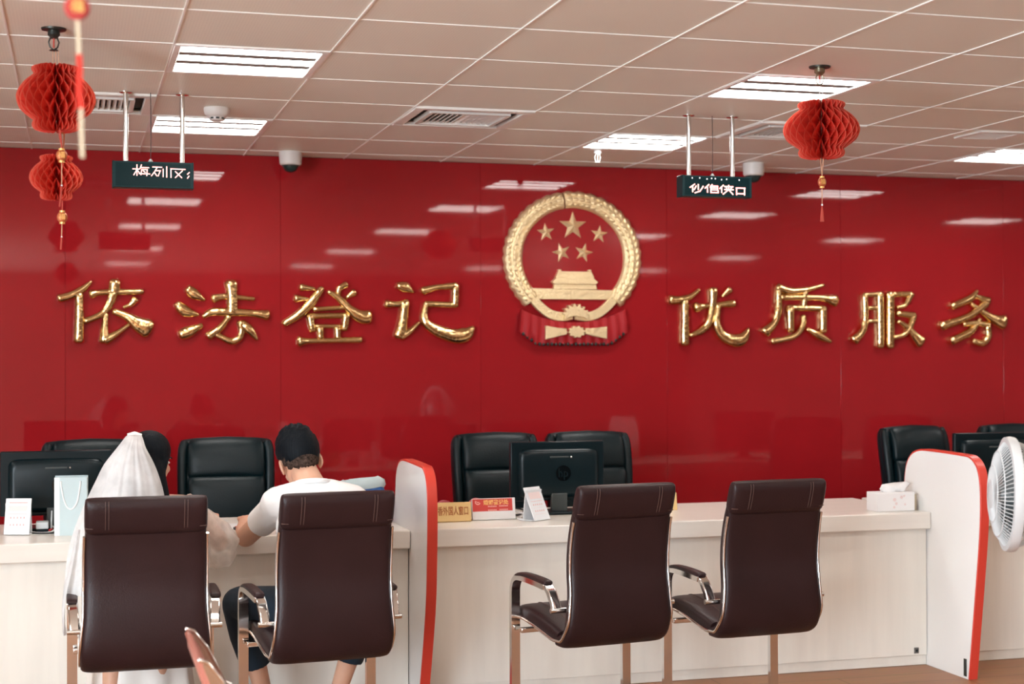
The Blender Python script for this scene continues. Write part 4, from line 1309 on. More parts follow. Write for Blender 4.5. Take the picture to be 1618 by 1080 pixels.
# double lantern at the left
t = thing('paper_lantern', 'double red honeycomb paper lantern hanging at the left with two gold beads', 'lantern', (-0.066, 5.783, 2.70), 0, 'red honeycomb lanterns')
honeycomb('large_body', t, 0.139, -0.293, -0.053, 46, 7, 0.09)
honeycomb('small_body', t, 0.094, -0.541, -0.378, 40, 7, 0.09)
for dx in (-0.012, -0.002, 0.008):
    MB().tube([(dx, 0, 0.0), (dx + 0.002, 0, -0.065)], 0.0012, 6).build('hanging_thread', 'thread_gold', t)
MB().tube([(0.0, 0, -0.06), (0.006, 0, -0.29), (0.02, 0, -0.35), (0.022, 0, -0.38)], 0.0016, 6).build('inner_cord', 'thread_red', t)
MB().tube([(0.012, -0.05, -0.285), (0.018, -0.06, -0.33), (0.02, -0.09, -0.37)], 0.003, 6).build('knot_cord', 'thread_red', t)
MB().tube([(0.006, 0.0, -0.285), (0.028, 0.01, -0.30), (0.026, -0.05, -0.35), (0.02, -0.088, -0.37)], 0.003, 6).build('knot_cord', 'bead_gold', t)
bd = bead(t, -0.392, 1.15)
bd.location = (0.020, -0.092, 0)
tassel(t, [(0.020, -0.105, -0.41), (0.020, -0.105, -0.495)])
MB().ell((0.020, -0.105, -0.50), (0.003, 0.003, 0.004), 8, 6).build('pearl', 'rope_white', t)
tassel(t, [(0.020, -0.105, -0.50), (0.017, -0.105, -0.54), (0.013, -0.104, -0.575)], 0.003, 'thread_red')
MB().tube([(0.022, 0, -0.53), (0.021, 0, -0.585)], 0.002, 6).build('tassel_cord', 'thread_red', t)
bd = bead(t, -0.603, 1.1)
bd.location = (0.021, 0.012, 0)
tassel(t, [(0.020, 0, -0.625), (0.019, 0, -0.672)])
MB().ell((0.019, 0, -0.675), (0.003, 0.003, 0.004), 8, 6).build('pearl', 'rope_white', t)
tassel(t, [(0.019, 0, -0.675), (0.017, 0, -0.70), (0.016, 0, -0.72)], 0.003, 'thread_red')

# single lantern at the right
t = thing('paper_lantern', 'single red honeycomb paper lantern hanging at the right with a tassel', 'lantern', (2.963, 5.722, 2.70), 0, 'red honeycomb lanterns')
honeycomb('body', t, 0.156, -0.299, -0.063, 46, 7, 0.05)
for dx in (-0.014, 0.014):
    MB().tube([(0, 0, 0.0), (dx, 0, -0.06)], 0.0012, 6).build('hanging_thread', 'rope_white', t)
MB().tube([(-0.006, 0, -0.29), (0.0, 0, -0.35), (0.002, 0, -0.375)], 0.0016, 6).build('cord', 'thread_gold', t)
MB().tube([(0.010, 0, -0.29), (0.004, 0, -0.35), (0.002, 0, -0.375)], 0.0016, 6).build('cord', 'thread_gold', t)
bd = bead(t, -0.397, 1.1)
bd.location = (0.002, 0.012, 0)
tassel(t, [(0.002, 0, -0.418), (0.002, 0, -0.488)])
MB().ell((0.002, 0, -0.491), (0.004, 0.004, 0.005), 8, 6).build('pearl', 'rope_white', t)
for q in range(9):
    a = 2 * PI * q / 9
    tassel(t, [(0.002, 0, -0.494), (0.002 + 0.004 * math.cos(a), 0.004 * math.sin(a), -0.52), (0.002 + 0.007 * math.cos(a), 0.007 * math.sin(a), -0.56)], 0.0018, 'thread_red')

# charm close to the camera, out of focus
t = thing('hanging_charm', 'blurred red round charm with cream ribbon hanging close at the top left', 'ornament', (0.004, 3.0, 2.254))
R_ = Matrix.Rotation(PI / 2, 3, 'X')
MB().lathe([(0, -0.006), (0.021, -0.006), (0.024, 0), (0.021, 0.006), (0, 0.006)], 32, (0, 0, 0), R_).build('red_disc', 'charm_red', t, smooth=40)
text_mesh('gold_character', '\u798f', 0.026, 0.001, 'bright_gold', t, (0, -0.008, 0), bold=0.0004)
MB().tube([(0, 0, 0.02), (-0.002, 0, 0.25), (-0.002, 0, CEIL - 2.254)], 0.0012, 6).build('hanging_thread', 'thread_red', t)
MB().bar([(0.0, 0, -0.022), (0.002, 0, -0.06), (0.003, 0, -0.095)], 0.0075, 0.0012).build('ribbon', 'ribbon_cream', t)
MB().bar([(0.003, -0.001, -0.088), (0.0045, -0.001, -0.12), (0.003, -0.001, -0.16), (0.0065, -0.001, -0.19)], 0.011, 0.002).build('red_knot', 'lantern_red', t)
MB().bar([(0.0065, 0, -0.185), (0.007, 0, -0.23), (0.009, 0, -0.283)], 0.0075, 0.0012).build('ribbon_end', 'ribbon_cream', t)

# ================================================================== hanging display signs


def display_sign(label, loc, W, H, segs, dots, rect, lw):
    t = thing('display_sign', label, 'sign', loc, 0.0, 'hanging LED signs')
    D = 0.075
    c = MB().box((0, 0, 0), (W, D, H)).build('case', 'sign_case', t, bevel=0.003)
    MB().box((0, -D / 2 - 0.0006, 0), (W - 0.016, 0.002, H - 0.014)).build('display_face', 'sign_face', c)
    for s in (-1, 1):
        MB().box((s * (W / 2 + 0.002), 0, 0), (0.008, D + 0.004, H + 0.003)).build('end_cap', 'sign_case', c, bevel=0.002)
    x0, y0, x1, y1 = rect

    def P(q):
        return ((q[0] - x0) / (x1 - x0) * W - W / 2, H / 2 - (q[1] - y0) / (y1 - y0) * H)
    glow = MB()
    for s in segs:
        pts = [P(q) for q in s]
        for a, b in zip(pts[:-1], pts[1:]):
            d = Vector((b[0] - a[0], 0, b[1] - a[1]))
            l = d.length
            if l < 1e-6:
                continue
            R1 = Matrix.Rotation(-math.atan2(d.z, d.x), 3, 'Y')
            glow.box(((a[0] + b[0]) / 2, -D / 2 - 0.0022, (a[1] + b[1]) / 2), (l + lw, 0.0012, lw), R1)
    glow.build('glowing_characters', 'led_glow', c)
    if dots:
        for q in dots:
            x, z = P(q)
            MB().box((x, -D / 2 - 0.0022, z), (0.004, 0.0012, 0.005)).build('glowing_dot', 'led_white', c)
    return t


yiS = [[(435, 408), (540, 408)], [(502, 335), (502, 520)], [(495, 430), (452, 512)], [(510, 430), (545, 480)], [(575, 335), (552, 400)], [(575, 380), (695, 380)],
       [(580, 415), (670, 415), (662, 520)], [(540, 490), (710, 490)], [(580, 415), (566, 505)], [(606, 440), (634, 462)],
       [(760, 365), (905, 365)], [(832, 370), (795, 440), (740, 520)], [(800, 428), (882, 428), (850, 520)], [(790, 465), (826, 520)], [(930, 400), (930, 530)], [(988, 355), (988, 535)],
       [(1055, 388), (1290, 392)], [(1058, 388), (1058, 540)], [(1245, 420), (1132, 540)], [(1132, 435), (1235, 540)], [(1360, 445), (1332, 475)], [(1355, 510), (1332, 545)]]
pole_L = display_sign('black hanging display sign with red characters, left one near the lantern', (0.338, 7.095, 2.406), 0.345, 0.118, yiS, [], (125, 270, 1412, 735), 0.0040)
shaS = [[(375, 385), (300, 442)], [(342, 430), (342, 520)], [(440, 390), (440, 478)], [(402, 420), (370, 480)], [(525, 420), (470, 508), (385, 540)],
        [(625, 385), (560, 450)], [(602, 440), (602, 520)], [(682, 385), (650, 430)], [(660, 410), (780, 410), (780, 478), (665, 478)], [(662, 440), (662, 527), (790, 527), (790, 495)], [(665, 442), (770, 442)],
        [(880, 390), (820, 450)], [(852, 440), (852, 520)], [(905, 412), (1050, 412)], [(905, 466), (1055, 466)], [(975, 390), (975, 466)], [(975, 466), (880, 550)], [(975, 466), (1050, 550)], [(930, 425), (940, 450)], [(1030, 425), (1010, 450)],
        [(1112, 432), (1264, 432)], [(1117, 432), (1117, 552)], [(1258, 432), (1258, 556)], [(1117, 535), (1258, 535)]]
pole_R = display_sign('black hanging display sign with red characters, right one beside the emblem', (3.065, 7.06, 2.425), 0.360, 0.104, shaS,
                      [(335, 272), (465, 268), (595, 282), (675, 270), (740, 272), (850, 288), (940, 278), (1165, 285)], (185, 222, 1370, 605), 0.0055)
for t, xs, zt in ((pole_L, (-0.119, 0.130), 0.059), (pole_R, (-0.137, 0.098), 0.052)):
    top = CEIL - t.location.z
    for x in xs:
        MB().tube([(x, 0, zt), (x, 0, top)], 0.0115, 16).build('pole', 'steel', t, smooth=60)
        MB().lathe([(0, 0), (0.03, 0), (0.03, -0.004), (0.013, -0.008), (0, -0.008)], 20, (x, 0, top)).build('pole_flange', 'steel', t, smooth=40)
    MB().tube([(-0.01, 0.0, zt), (-0.008, 0, zt + 0.12), (-0.01, 0, top)], 0.0018, 6).build('power_cord', 'cable_black', t)
    MB().lathe([(0, 0), (0.014, 0), (0.004, 0.016), (0, 0.016)], 12, (-0.01, 0, zt)).build('cord_gland', 'fixture_grey', t)

# ================================================================== pedestal fan
fan_dir = Vector((-0.918, 0.396, 0.02)).normalized()
t = thing('pedestal_fan', 'white pedestal fan at the right edge turned towards the left', 'fan', (3.165, 4.712, 0))
zc = 1.10
ax = fan_dir
sx_ = Vector((0, 0, 1)).cross(ax).normalized()
uz_ = ax.cross(sx_)
RF = Matrix((sx_, uz_, ax)).transposed()      # local z = fan axis
ctr = Vector((0, 0, zc))
RAD = 0.195


def FP(r, a, d):
    return RF @ Vector((r * math.cos(a), r * math.sin(a), d)) + ctr


MB().lathe([(0.182, -0.014), (0.200, -0.016), (0.203, 0.0), (0.200, 0.016), (0.182, 0.018), (0.182, -0.014)], 48, ctr, RF).build('rim_band', 'fan_white', t, smooth=50)
fg = MB()
for q in range(72):
    a = 2 * PI * q / 72
    fg.tube([FP(0.050, a, 0.062), FP(0.10, a + 0.05, 0.056), FP(0.150, a + 0.10, 0.040), FP(0.188, a + 0.13, 0.012)], 0.0016, 5)
for r, d in ((0.10, 0.057), (0.150, 0.041)):
    fg.tube([FP(r, 2 * PI * q / 40, d) for q in range(41)], 0.0020, 6, cap=False)
fg.build('front_grille', 'fan_white', t, smooth=60)
rg = MB()
for q in range(72):
    a = 2 * PI * q / 72
    rg.tube([FP(0.055, a, -0.085), FP(0.12, a, -0.082), FP(0.170, a, -0.064), FP(0.190, a, -0.012)], 0.0016, 5)
for r, d in ((0.12, -0.082), (0.170, -0.064)):
    rg.tube([FP(r, 2 * PI * q / 40, d) for q in range(41)], 0.0020, 6, cap=False)
rg.build('rear_grille', 'fan_white', t, smooth=60)
MB().lathe([(0, 0.058), (0.052, 0.058), (0.052, 0.064), (0.040, 0.069), (0, 0.071)], 32, ctr, RF).build('centre_badge', 'fan_white', t, smooth=40)
for q in range(5):
    bl = MB()
    rings = []
    for i in range(9):
        s = i / 8
        r = 0.03 + 0.135 * s
        wd = 0.30 + 0.24 * math.sin(PI * min(1, s * 0.8 + 0.1))
        a0 = 2 * PI * q / 5 + 0.25 * s
        ring = []
        for j in range(7):
            v_ = j / 6 - 0.5
            ring.append(FP(r, a0 + wd * 2.0 * v_ * (1 - 0.35 * s), 0.0 + 0.042 * v_ + 0.0012))
        for j in range(6, -1, -1):
            v_ = j / 6 - 0.5
            ring.append(FP(r, a0 + wd * 2.0 * v_ * (1 - 0.35 * s), 0.0 + 0.042 * v_ - 0.0012))
        rings.append(ring)
    bl.loft(rings).build('fan_blade', 'fan_blade', t, smooth=50)
MB().lathe([(0, -0.02), (0.032, -0.02), (0.034, 0.02), (0.026, 0.034), (0, 0.036)], 24, ctr, RF).build('blade_hub', 'fan_blade', t, smooth=50)
MB().lathe([(0, -0.20), (0.045, -0.20), (0.062, -0.185), (0.068, -0.11), (0.060, -0.086), (0, -0.084)], 28, ctr, RF).build('motor_housing', 'fan_white', t, smooth=50)
b0 = RF @ Vector((0, 0, -0.14)) + ctr
MB().tube([b0 + Vector((0, 0, -0.05)), b0 + Vector((0, 0, -0.14))], 0.03, 16).build('neck', 'fan_white', t, smooth=40)
MB().tube([b0 + Vector((0, 0, -0.12)), Vector((b0.x, b0.y, 0.55))], 0.012, 14).build('upper_pole', 'fan_white', t, smooth=40)
MB().tube([Vector((b0.x, b0.y, 0.58)), Vector((b0.x, b0.y, 0.03))], 0.017, 14).build('lower_pole', 'fan_white', t, smooth=40)
MB().lathe([(0, 0), (0.185, 0), (0.19, 0.01), (0.17, 0.026), (0.05, 0.04), (0.03, 0.07), (0, 0.07)], 40, (b0.x, b0.y, 0)).build('base', 'fan_white', t, smooth=50)
MB().lathe([(0, 0), (0.012, 0), (0.012, 0.03), (0, 0.03)], 12, b0 + Vector((0.02, -0.005, 0.06))).build('swing_knob', 'fan_white', t, smooth=40)

# ================================================================== people


def rot(rx=0, ry=0, rz=0):
    return Matrix.Rotation(rz, 3, 'Z') @ Matrix.Rotation(rx, 3, 'X') @ Matrix.Rotation(ry, 3, 'Y')


def head(mb, c, R, s=1.0):
    c = Vector(c)

    def p(x, y, z):
        return c + R @ (Vector((x, y, z)) * s)
    mb.ell(p(0, -0.012, 0.030), (0.074 * s, 0.092 * s, 0.088 * s), 22, 14, R)
    mb.ell(p(0, 0.028, -0.030), (0.061 * s, 0.064 * s, 0.080 * s), 20, 12, R)
    mb.ell(p(0, 0.045, -0.085), (0.034 * s, 0.036 * s, 0.026 * s), 16, 10, R)
    mb.ell(p(0, 0.078, 0.018), (0.050 * s, 0.014 * s, 0.010 * s), 14, 8, R)
    for x in (-1, 1):
        mb.ell(p(x * 0.034, 0.072, -0.028), (0.020 * s, 0.016 * s, 0.018 * s), 12, 8, R)
        mb.ell(p(x * 0.078, -0.004, -0.014), (0.008 * s, 0.019 * s, 0.032 * s), 14, 10, R @ Matrix.Rotation(x * 0.35, 3, 'Z'))
        mb.ell(p(x * 0.074, 0.006, -0.038), (0.007 * s, 0.010 * s, 0.011 * s), 10, 8, R)
        mb.ell(p(x * 0.010, 0.094, -0.034), (0.009 * s, 0.009 * s, 0.007 * s), 10, 8, R)
    mb.cap(p(0, 0.086, 0.008), 0.008 * s, p(0, 0.104, -0.030), 0.0105 * s, 12)
    mb.ell(p(0, 0.088, -0.060), (0.021 * s, 0.009 * s, 0.006 * s), 12, 8, R)
    mb.ell(p(0, 0.086, -0.070), (0.019 * s, 0.009 * s, 0.006 * s), 12, 8, R)


def face_bits(parent, c, R, s=1.0):
    c = Vector(c)

    def p(x, y, z):
        return c + R @ (Vector((x, y, z)) * s)
    for x in (-1, 1):
        e = MB().ell(p(x * 0.031, 0.079, 0.0), (0.013 * s, 0.009 * s, 0.0065 * s), 14, 8, R).build('eye', 'eye_white', parent, smooth=60)
        MB().ell(p(x * 0.031, 0.0865, 0.0), (0.0055 * s, 0.003 * s, 0.0055 * s), 12, 8, R).build('iris', 'eye_dark', e, smooth=60)
        MB().tube([p(x * 0.012, 0.092, 0.020), p(x * 0.03, 0.091, 0.025), p(x * 0.05, 0.080, 0.020)], 0.0032 * s, 8).build('eyebrow', 'hair_black', parent, smooth=60)
    MB().ell(p(0, 0.0945, -0.0605), (0.020 * s, 0.005 * s, 0.0042 * s), 14, 8, R).build('lips', 'lip', parent, smooth=60)


def hair_cap(c, R, name, m_, parent, hairline, radii=(0.084, 0.104, 0.102), off=(0, -0.014, 0.030), s=1.0, tuft=0.0):
    """shell over the skull, tucked under the skin below the hairline"""
    c = Vector(c)
    mb = MB()
    rings = []
    n, m_n = 44, 30
    rnd = random.Random(3)
    for i in range(m_n + 1):
        th = min(max(PI * i / m_n, 0.03), PI - 0.03)
        ring = []
        for j in range(n):
            a = 2 * PI * j / n
            d = Vector((math.sin(th) * math.cos(a), math.sin(th) * math.sin(a), -math.cos(th)))
            zl = radii[2] * d.z + off[2]
            yl = radii[1] * d.y
            hl = hairline(d)
            f = (zl - hl) / 0.020
            f = max(0.0, min(1.0, f + 0.5))
            f = f * f * (3 - 2 * f)
            k_ = 0.78 + 0.22 * f
            k_ += tuft * f * (rnd.random() - 0.3) * max(0.0, d.z + 0.25)
            v = Vector((radii[0] * d.x * k_, yl * k_, radii[2] * d.z * k_)) + Vector(off)
            ring.append(c + R @ (v * s))
        rings.append(ring)
    mb.loft(rings)
    return mb.build(name, m_, parent, smooth=70)


def hand(mb, wrist, d, nrm, thumb, curl=0.5, s=1.0):
    """palm and five fingers; d forward, nrm the palm side, thumb the side of the thumb"""
    w = Vector(wrist)
    d = Vector(d).normalized()
    nrm = Vector(nrm)
    nrm = (nrm - d * nrm.dot(d)).normalized()
    th = d.cross(nrm)
    if th.dot(Vector(thumb)) < 0:
        th = -th
    kn = []
    for i, (o, ln) in enumerate([(0.030, 0.078), (0.010, 0.084), (-0.010, 0.080), (-0.029, 0.072)]):
        k_ = w + d * ln * s + th * o * s
        kn.append(k_)
        mb.cap(w + d * 0.012 * s + th * o * 0.55 * s, 0.016 * s, k_, 0.0115 * s, 10)
    for i, (k_, ls) in enumerate(zip(kn, [(0.040, 0.024, 0.019), (0.044, 0.028, 0.020), (0.041, 0.026, 0.020), (0.032, 0.020, 0.017)])):
        p = k_
        a = curl * (0.7 + 0.12 * i)
        for q, l in enumerate(ls):
            dd = (d * math.cos(a) + nrm * math.sin(a)).normalized()
            p2 = p + dd * l * s
            mb.cap(p, (0.0095 - 0.001 * q) * s, p2, (0.0086 - 0.001 * q) * s, 10)
            p = p2
            a += curl * 0.8
    b = w + d * 0.022 * s + th * 0.022 * s
    m1 = b + (d * 0.6 + th * 0.75 + nrm * 0.25).normalized() * 0.038 * s
    m2 = m1 + (d * 0.9 + th * 0.25 + nrm * 0.35).normalized() * 0.030 * s
    m3 = m2 + (d * 0.95 + nrm * 0.4).normalized() * 0.022 * s
    mb.cap(b, 0.014 * s, m1, 0.011 * s, 10)
    mb.cap(m1, 0.0105 * s, m2, 0.0098 * s, 10)
    mb.cap(m2, 0.0098 * s, m3, 0.0082 * s, 10)


# ---------------------------------------------------------------- the man
O = Vector((0.965, 6.17, 0))
man = thing('person', 'man in a white t-shirt and navy trousers seated with his back to us, head bowed', 'person', O)


def L(x, y, z):
    return Vector((x, y, z)) - O


HC = L(0.926, 6.570, 1.143)
HR = rot(-0.56, -0.17, 0.05)
mb = MB()
head(mb, HC, HR, 1.10)
mb.cap(L(0.972, 6.455, 1.00), 0.070, L(0.938, 6.535, 1.10), 0.058)
mb.cap(L(0.978, 6.44, 0.985), 0.080, L(0.978, 6.40, 0.93), 0.10)
mb.ell(L(0.980, 6.36, 0.86), (0.165, 0.10, 0.15), 20, 12, rot(-0.5))
mb.cap(L(0.965, 6.16, 0.60), 0.125, L(0.98, 6.33, 0.82), 0.125)
for s in (-1, 1):
    mb.cap(L(0.98, 6.44, 0.985), 0.075, L(0.98 + s * 0.160, 6.475, 0.960), 0.048)
# left arm
SL, EL, WL_ = L(0.822, 6.49, 0.955), L(0.718, 6.775, 0.800), L(0.738, 6.985, 0.845)
mb.cap(SL, 0.050, EL, 0.046)
mb.cap(EL, 0.046, EL + (WL_ - EL) * 0.45, 0.044)
mb.cap(EL + (WL_ - EL) * 0.45, 0.043, WL_, 0.028)
hand(mb, WL_, (0.12, 0.95, 0.12), (0.1, 0.0, -1), (1, 0.1, 0), 0.55)
# right arm
SR, ER, WR = L(1.152, 6.49, 0.945), L(1.235, 6.76, 0.835), L(1.105, 6.97, 0.825)
mb.cap(SR, 0.050, ER, 0.046)
mb.cap(ER, 0.045, ER + (WR - ER) * 0.45, 0.043)
mb.cap(ER + (WR - ER) * 0.45, 0.042, WR, 0.028)
hand(mb, WR, (-0.45, 0.88, 0.02), (0, 0, -1), (-1, -0.2, 0), 0.6)
# legs
HL, KL, AL = L(0.875, 6.15, 0.575), L(0.668, 6.555, 0.545), L(0.795, 6.66, 0.09)
HRr, KR, AR = L(1.055, 6.15, 0.575), L(1.215, 6.56, 0.545), L(1.085, 6.62, 0.09)
for h_, k_, a_ in ((HL, KL, AL), (HRr, KR, AR)):
    mb.cap(h_, 0.080, k_, 0.056)
    mb.cap(k_, 0.052, k_ + (a_ - k_) * 0.38 + Vector((0, -0.015, 0)), 0.053)
    mb.cap(k_ + (a_ - k_) * 0.38 + Vector((0, -0.015, 0)), 0.050, a_, 0.034)
    mb.cap(a_, 0.036, a_ + Vector((0, -0.025, -0.045)), 0.034)
    mb.cap(a_ + Vector((0, 0.0, -0.04)), 0.036, a_ + Vector((0, 0.14, -0.062)), 0.026)
flesh(mb, 'body', 'skin', man, 0.0055, 6)
face_bits(man, HC, HR, 1.10)


def hl_man(d):
    y = d.y
    wob = 0.005 * math.sin(11 * math.atan2(d.y, d.x)) + 0.003 * math.sin(23 * math.atan2(d.y, d.x))
    if y < 0:
        return wob - 0.010 - 0.074 * (-y) ** 1.2 + (0.018 if abs(d.x) > 0.85 else 0)
    return 0.0 + 0.085 * y


hair_cap(HC, HR, 'hair', 'hair_black', man, hl_man, (0.084, 0.103, 0.106), (0, -0.012, 0.034), 1.10, 0.13)
hair_cap(HC, HR, 'hair_fade', 'hair_fade', man, lambda d: hl_man(d) - 0.028 + 0.003 * math.sin(9 * math.atan2(d.y, d.x)), (0.0768, 0.0955, 0.105), (0, -0.012, 0.022), 1.10, 0.0)
# t-shirt
mb = MB()
mb.cap(L(0.978, 6.445, 0.985), 0.088, L(0.978, 6.42, 0.94), 0.115)
mb.ell(L(0.982, 6.36, 0.875), (0.186, 0.125, 0.165), 24, 14, rot(-0.5))
mb.cap(L(0.965, 6.15, 0.60), 0.150, L(0.98, 6.33, 0.84), 0.150)
mb.ell(L(0.965, 6.15, 0.585), (0.175, 0.135, 0.10), 20, 12)
for s in (-1, 1):
    mb.cap(L(0.978 + s * 0.05, 6.45, 1.012), 0.062, L(0.98 + s * 0.162, 6.478, 0.968), 0.074)
mb.cap(SL, 0.074, SL + (EL - SL) * 0.2, 0.068)
mb.tube([SL, SL + (EL - SL) * 0.25, SL + (EL - SL) * 0.54], [0.070, 0.067, 0.064], 16)
mb.cap(SR, 0.074, SR + (ER - SR) * 0.2, 0.070)
mb.tube([SR, SR + (ER - SR) * 0.25, SR + (ER - SR) * 0.52], [0.071, 0.071, 0.069], 16)
flesh(mb, 't_shirt', 'tee_white', man, 0.0065, 6)
pts = []
for q in range(25):
    a = 2 * PI * q / 24
    pts.append(L(0.966 + 0.073 * math.cos(a), 6.468 + 0.070 * math.sin(a), 1.052 - 0.018 * math.sin(a)))
MB().tube(pts, 0.011, 8, cap=False).build('collar', 'tee_white', man, smooth=60)
# trousers to mid calf
mb = MB()
mb.ell(L(0.965, 6.13, 0.555), (0.185, 0.15, 0.085), 20, 12)
for h_, k_, a_ in ((HL, KL, AL), (HRr, KR, AR)):
    mb.cap(h_, 0.096, k_, 0.074)
    e = k_ + (a_ - k_) * 0.60
    mb.tube([k_ + Vector((0, 0, 0.03)), k_, k_ + (a_ - k_) * 0.3, e], [0.03, 0.074, 0.078, 0.066], 16)
flesh(mb, 'trousers', 'navy', man, 0.0065, 5)
for a_ in (AL, AR):
    sh = MB()
    sh.cap(a_ + Vector((0, -0.03, -0.052)), 0.037, a_ + Vector((0, 0.15, -0.060)), 0.030)
    sh.box(a_ + Vector((0, 0.06, -0.082)), (0.075, 0.26, 0.016))
    flesh(sh, 'shoe', 'shoe_dark', man, 0.006, 4)

# red ink pad by his left hand
t = thing('ink_pad', 'small red ink pad lid under the left hand of the man', 'ink pad', (0.745, 7.115, TOPZ), 0.2)
MB().box((0, 0, 0.010), (0.085, 0.055, 0.02)).build('pad_case', 'black_plastic', t, bevel=0.003)
MB().box((0, 0, 0.021), (0.072, 0.044, 0.005)).build('pad', 'ink_red', t, bevel=0.001)

# ---------------------------------------------------------------- the bride
O = Vector((0.256, 6.17, 0))
bride = thing('person', 'bride in white dress and veil with black hair seated with her back to us', 'person', O)
HC = L(0.300, 6.485, 1.160)
HR = rot(-0.12, 0.05, -0.62)
mb = MB()
head(mb, HC, HR, 0.97)
mb.cap(L(0.285, 6.42, 1.00), 0.050, L(0.296, 6.465, 1.10), 0.047)
mb.cap(L(0.28, 6.40, 0.985), 0.060, L(0.275, 6.36, 0.92), 0.085)
mb.ell(L(0.275, 6.34, 0.87), (0.135, 0.085, 0.13), 20, 12, rot(-0.2))
mb.cap(L(0.256, 6.15, 0.60), 0.115, L(0.27, 6.31, 0.83), 0.09)
for s in (-1, 1):
    mb.cap(L(0.28, 6.41, 0.985), 0.050, L(0.282 + s * 0.150, 6.42, 0.975), 0.048)
S2, E2, W2 = L(0.435, 6.42, 0.965), L(0.585, 6.565, 0.800), L(0.575, 6.80, 0.885)
mb.cap(S2, 0.043, E2, 0.037)
mb.cap(E2, 0.037, E2 + (W2 - E2) * 0.4, 0.036)
mb.cap(E2 + (W2 - E2) * 0.4, 0.035, W2, 0.023)
hand(mb, W2, (0.05, 0.9, 0.12), (-0.2, 0.1, -1), (-1, 0, 0.1), 0.7, 0.88)
S1, E1, W1 = L(0.128, 6.42, 0.965), L(0.085, 6.66, 0.84), L(0.24, 6.93, 0.825)
mb.cap(S1, 0.043, E1, 0.037)
mb.cap(E1, 0.037, E1 + (W1 - E1) * 0.4, 0.036)
mb.cap(E1 + (W1 - E1) * 0.4, 0.035, W1, 0.023)
hand(mb, W1, (0.45, 0.88, 0), (0, 0, -1), (1, -0.2, 0), 0.4, 0.88)
for s, kx in ((-1, 0.165), (1, 0.35)):
    h_, k_, a_ = L(0.256 + s * 0.085, 6.15, 0.575), L(kx, 6.56, 0.545), L(kx - 0.03, 6.50, 0.10)
    mb.cap(h_, 0.078, k_, 0.052)
    mb.cap(k_, 0.049, k_ + (a_ - k_) * 0.38, 0.049)
    mb.cap(k_ + (a_ - k_) * 0.38, 0.047, a_, 0.030)
    mb.cap(a_, 0.032, a_ + Vector((0, 0.15, -0.07)), 0.024)
flesh(mb, 'body', 'skin', bride, 0.0055, 6)
face_bits(bride, HC, HR, 0.97)
# long straight hair
mb = MB()


def HP(x, y, z):
    return HC + HR @ Vector((x, y, z))


mb.ell(HP(0, -0.020, 0.040), (0.084, 0.098, 0.086), 24, 14, HR)
mb.ell(HP(0, -0.062, -0.02), (0.078, 0.052, 0.11), 20, 12, HR)
mb.cap(HP(0.045, -0.045, -0.03), 0.045, L(0.335, 6.405, 1.00), 0.040)
mb.cap(HP(-0.045, -0.050, -0.03), 0.045, L(0.255, 6.365, 0.98), 0.045)
mb.cap(HP(0.0, -0.06, -0.05), 0.055, L(0.295, 6.345, 0.93), 0.050)
mb.cap(HP(0.0, -0.02, 0.088), 0.03, HP(0.070, 0.010, 0.02), 0.014)
mb.cap(HP(0.070, -0.010, 0.01), 0.019, HP(0.070, -0.028, -0.05), 0.020)
mb.cap(HP(0.070, -0.028, -0.05), 0.021, L(0.352, 6.40, 1.02), 0.020)
mb.cap(HP(0.0, -0.02, 0.088), 0.03, HP(-0.072, 0.035, 0.0), 0.018)
mb.cap(HP(-0.074, 0.03, 0.0), 0.020, HP(-0.07, 0.02, -0.12), 0.014)
flesh(mb, 'long_hair', 'hair_black', bride, 0.0065, 6)
# dress
mb = MB()
mb.ell(L(0.275, 6.34, 0.87), (0.150, 0.100, 0.14), 20, 12, rot(-0.2))
mb.cap(L(0.256, 6.15, 0.60), 0.135, L(0.27, 6.31, 0.83), 0.105)
for s in (-1, 1):
    mb.cap(L(0.28 + s * 0.06, 6.40, 0.97), 0.050, L(0.282 + s * 0.150, 6.42, 0.965), 0.056)
mb.cap(L(0.17, 6.15, 0.58), 0.105, L(0.15, 6.56, 0.55), 0.085)
mb.cap(L(0.34, 6.15, 0.58), 0.105, L(0.365, 6.56, 0.55), 0.085)
mb.cap(L(0.256, 6.30, 0.585), 0.10, L(0.256, 6.60, 0.55), 0.09)
rings = []
for z, rx, ry in [(0.62, 0.15, 0.06), (0.56, 0.185, 0.09), (0.40, 0.195, 0.10), (0.20, 0.215, 0.13), (0.03, 0.24, 0.155), (0.008, 0.24, 0.155)]:
    ring = []
    for q in range(64):
        a = 2 * PI * q / 64
        k_ = 1 + 0.09 * math.sin(9 * a) * (0.62 - z) / 0.6
        ring.append(L(0.262 + rx * math.cos(a) * k_, 6.60 + ry * math.sin(a) * k_, z))
    rings.append(ring)
mb.loft(rings)
flesh(mb, 'dress', 'satin', bride, 0.007, 3)
# sheer puffed sleeves


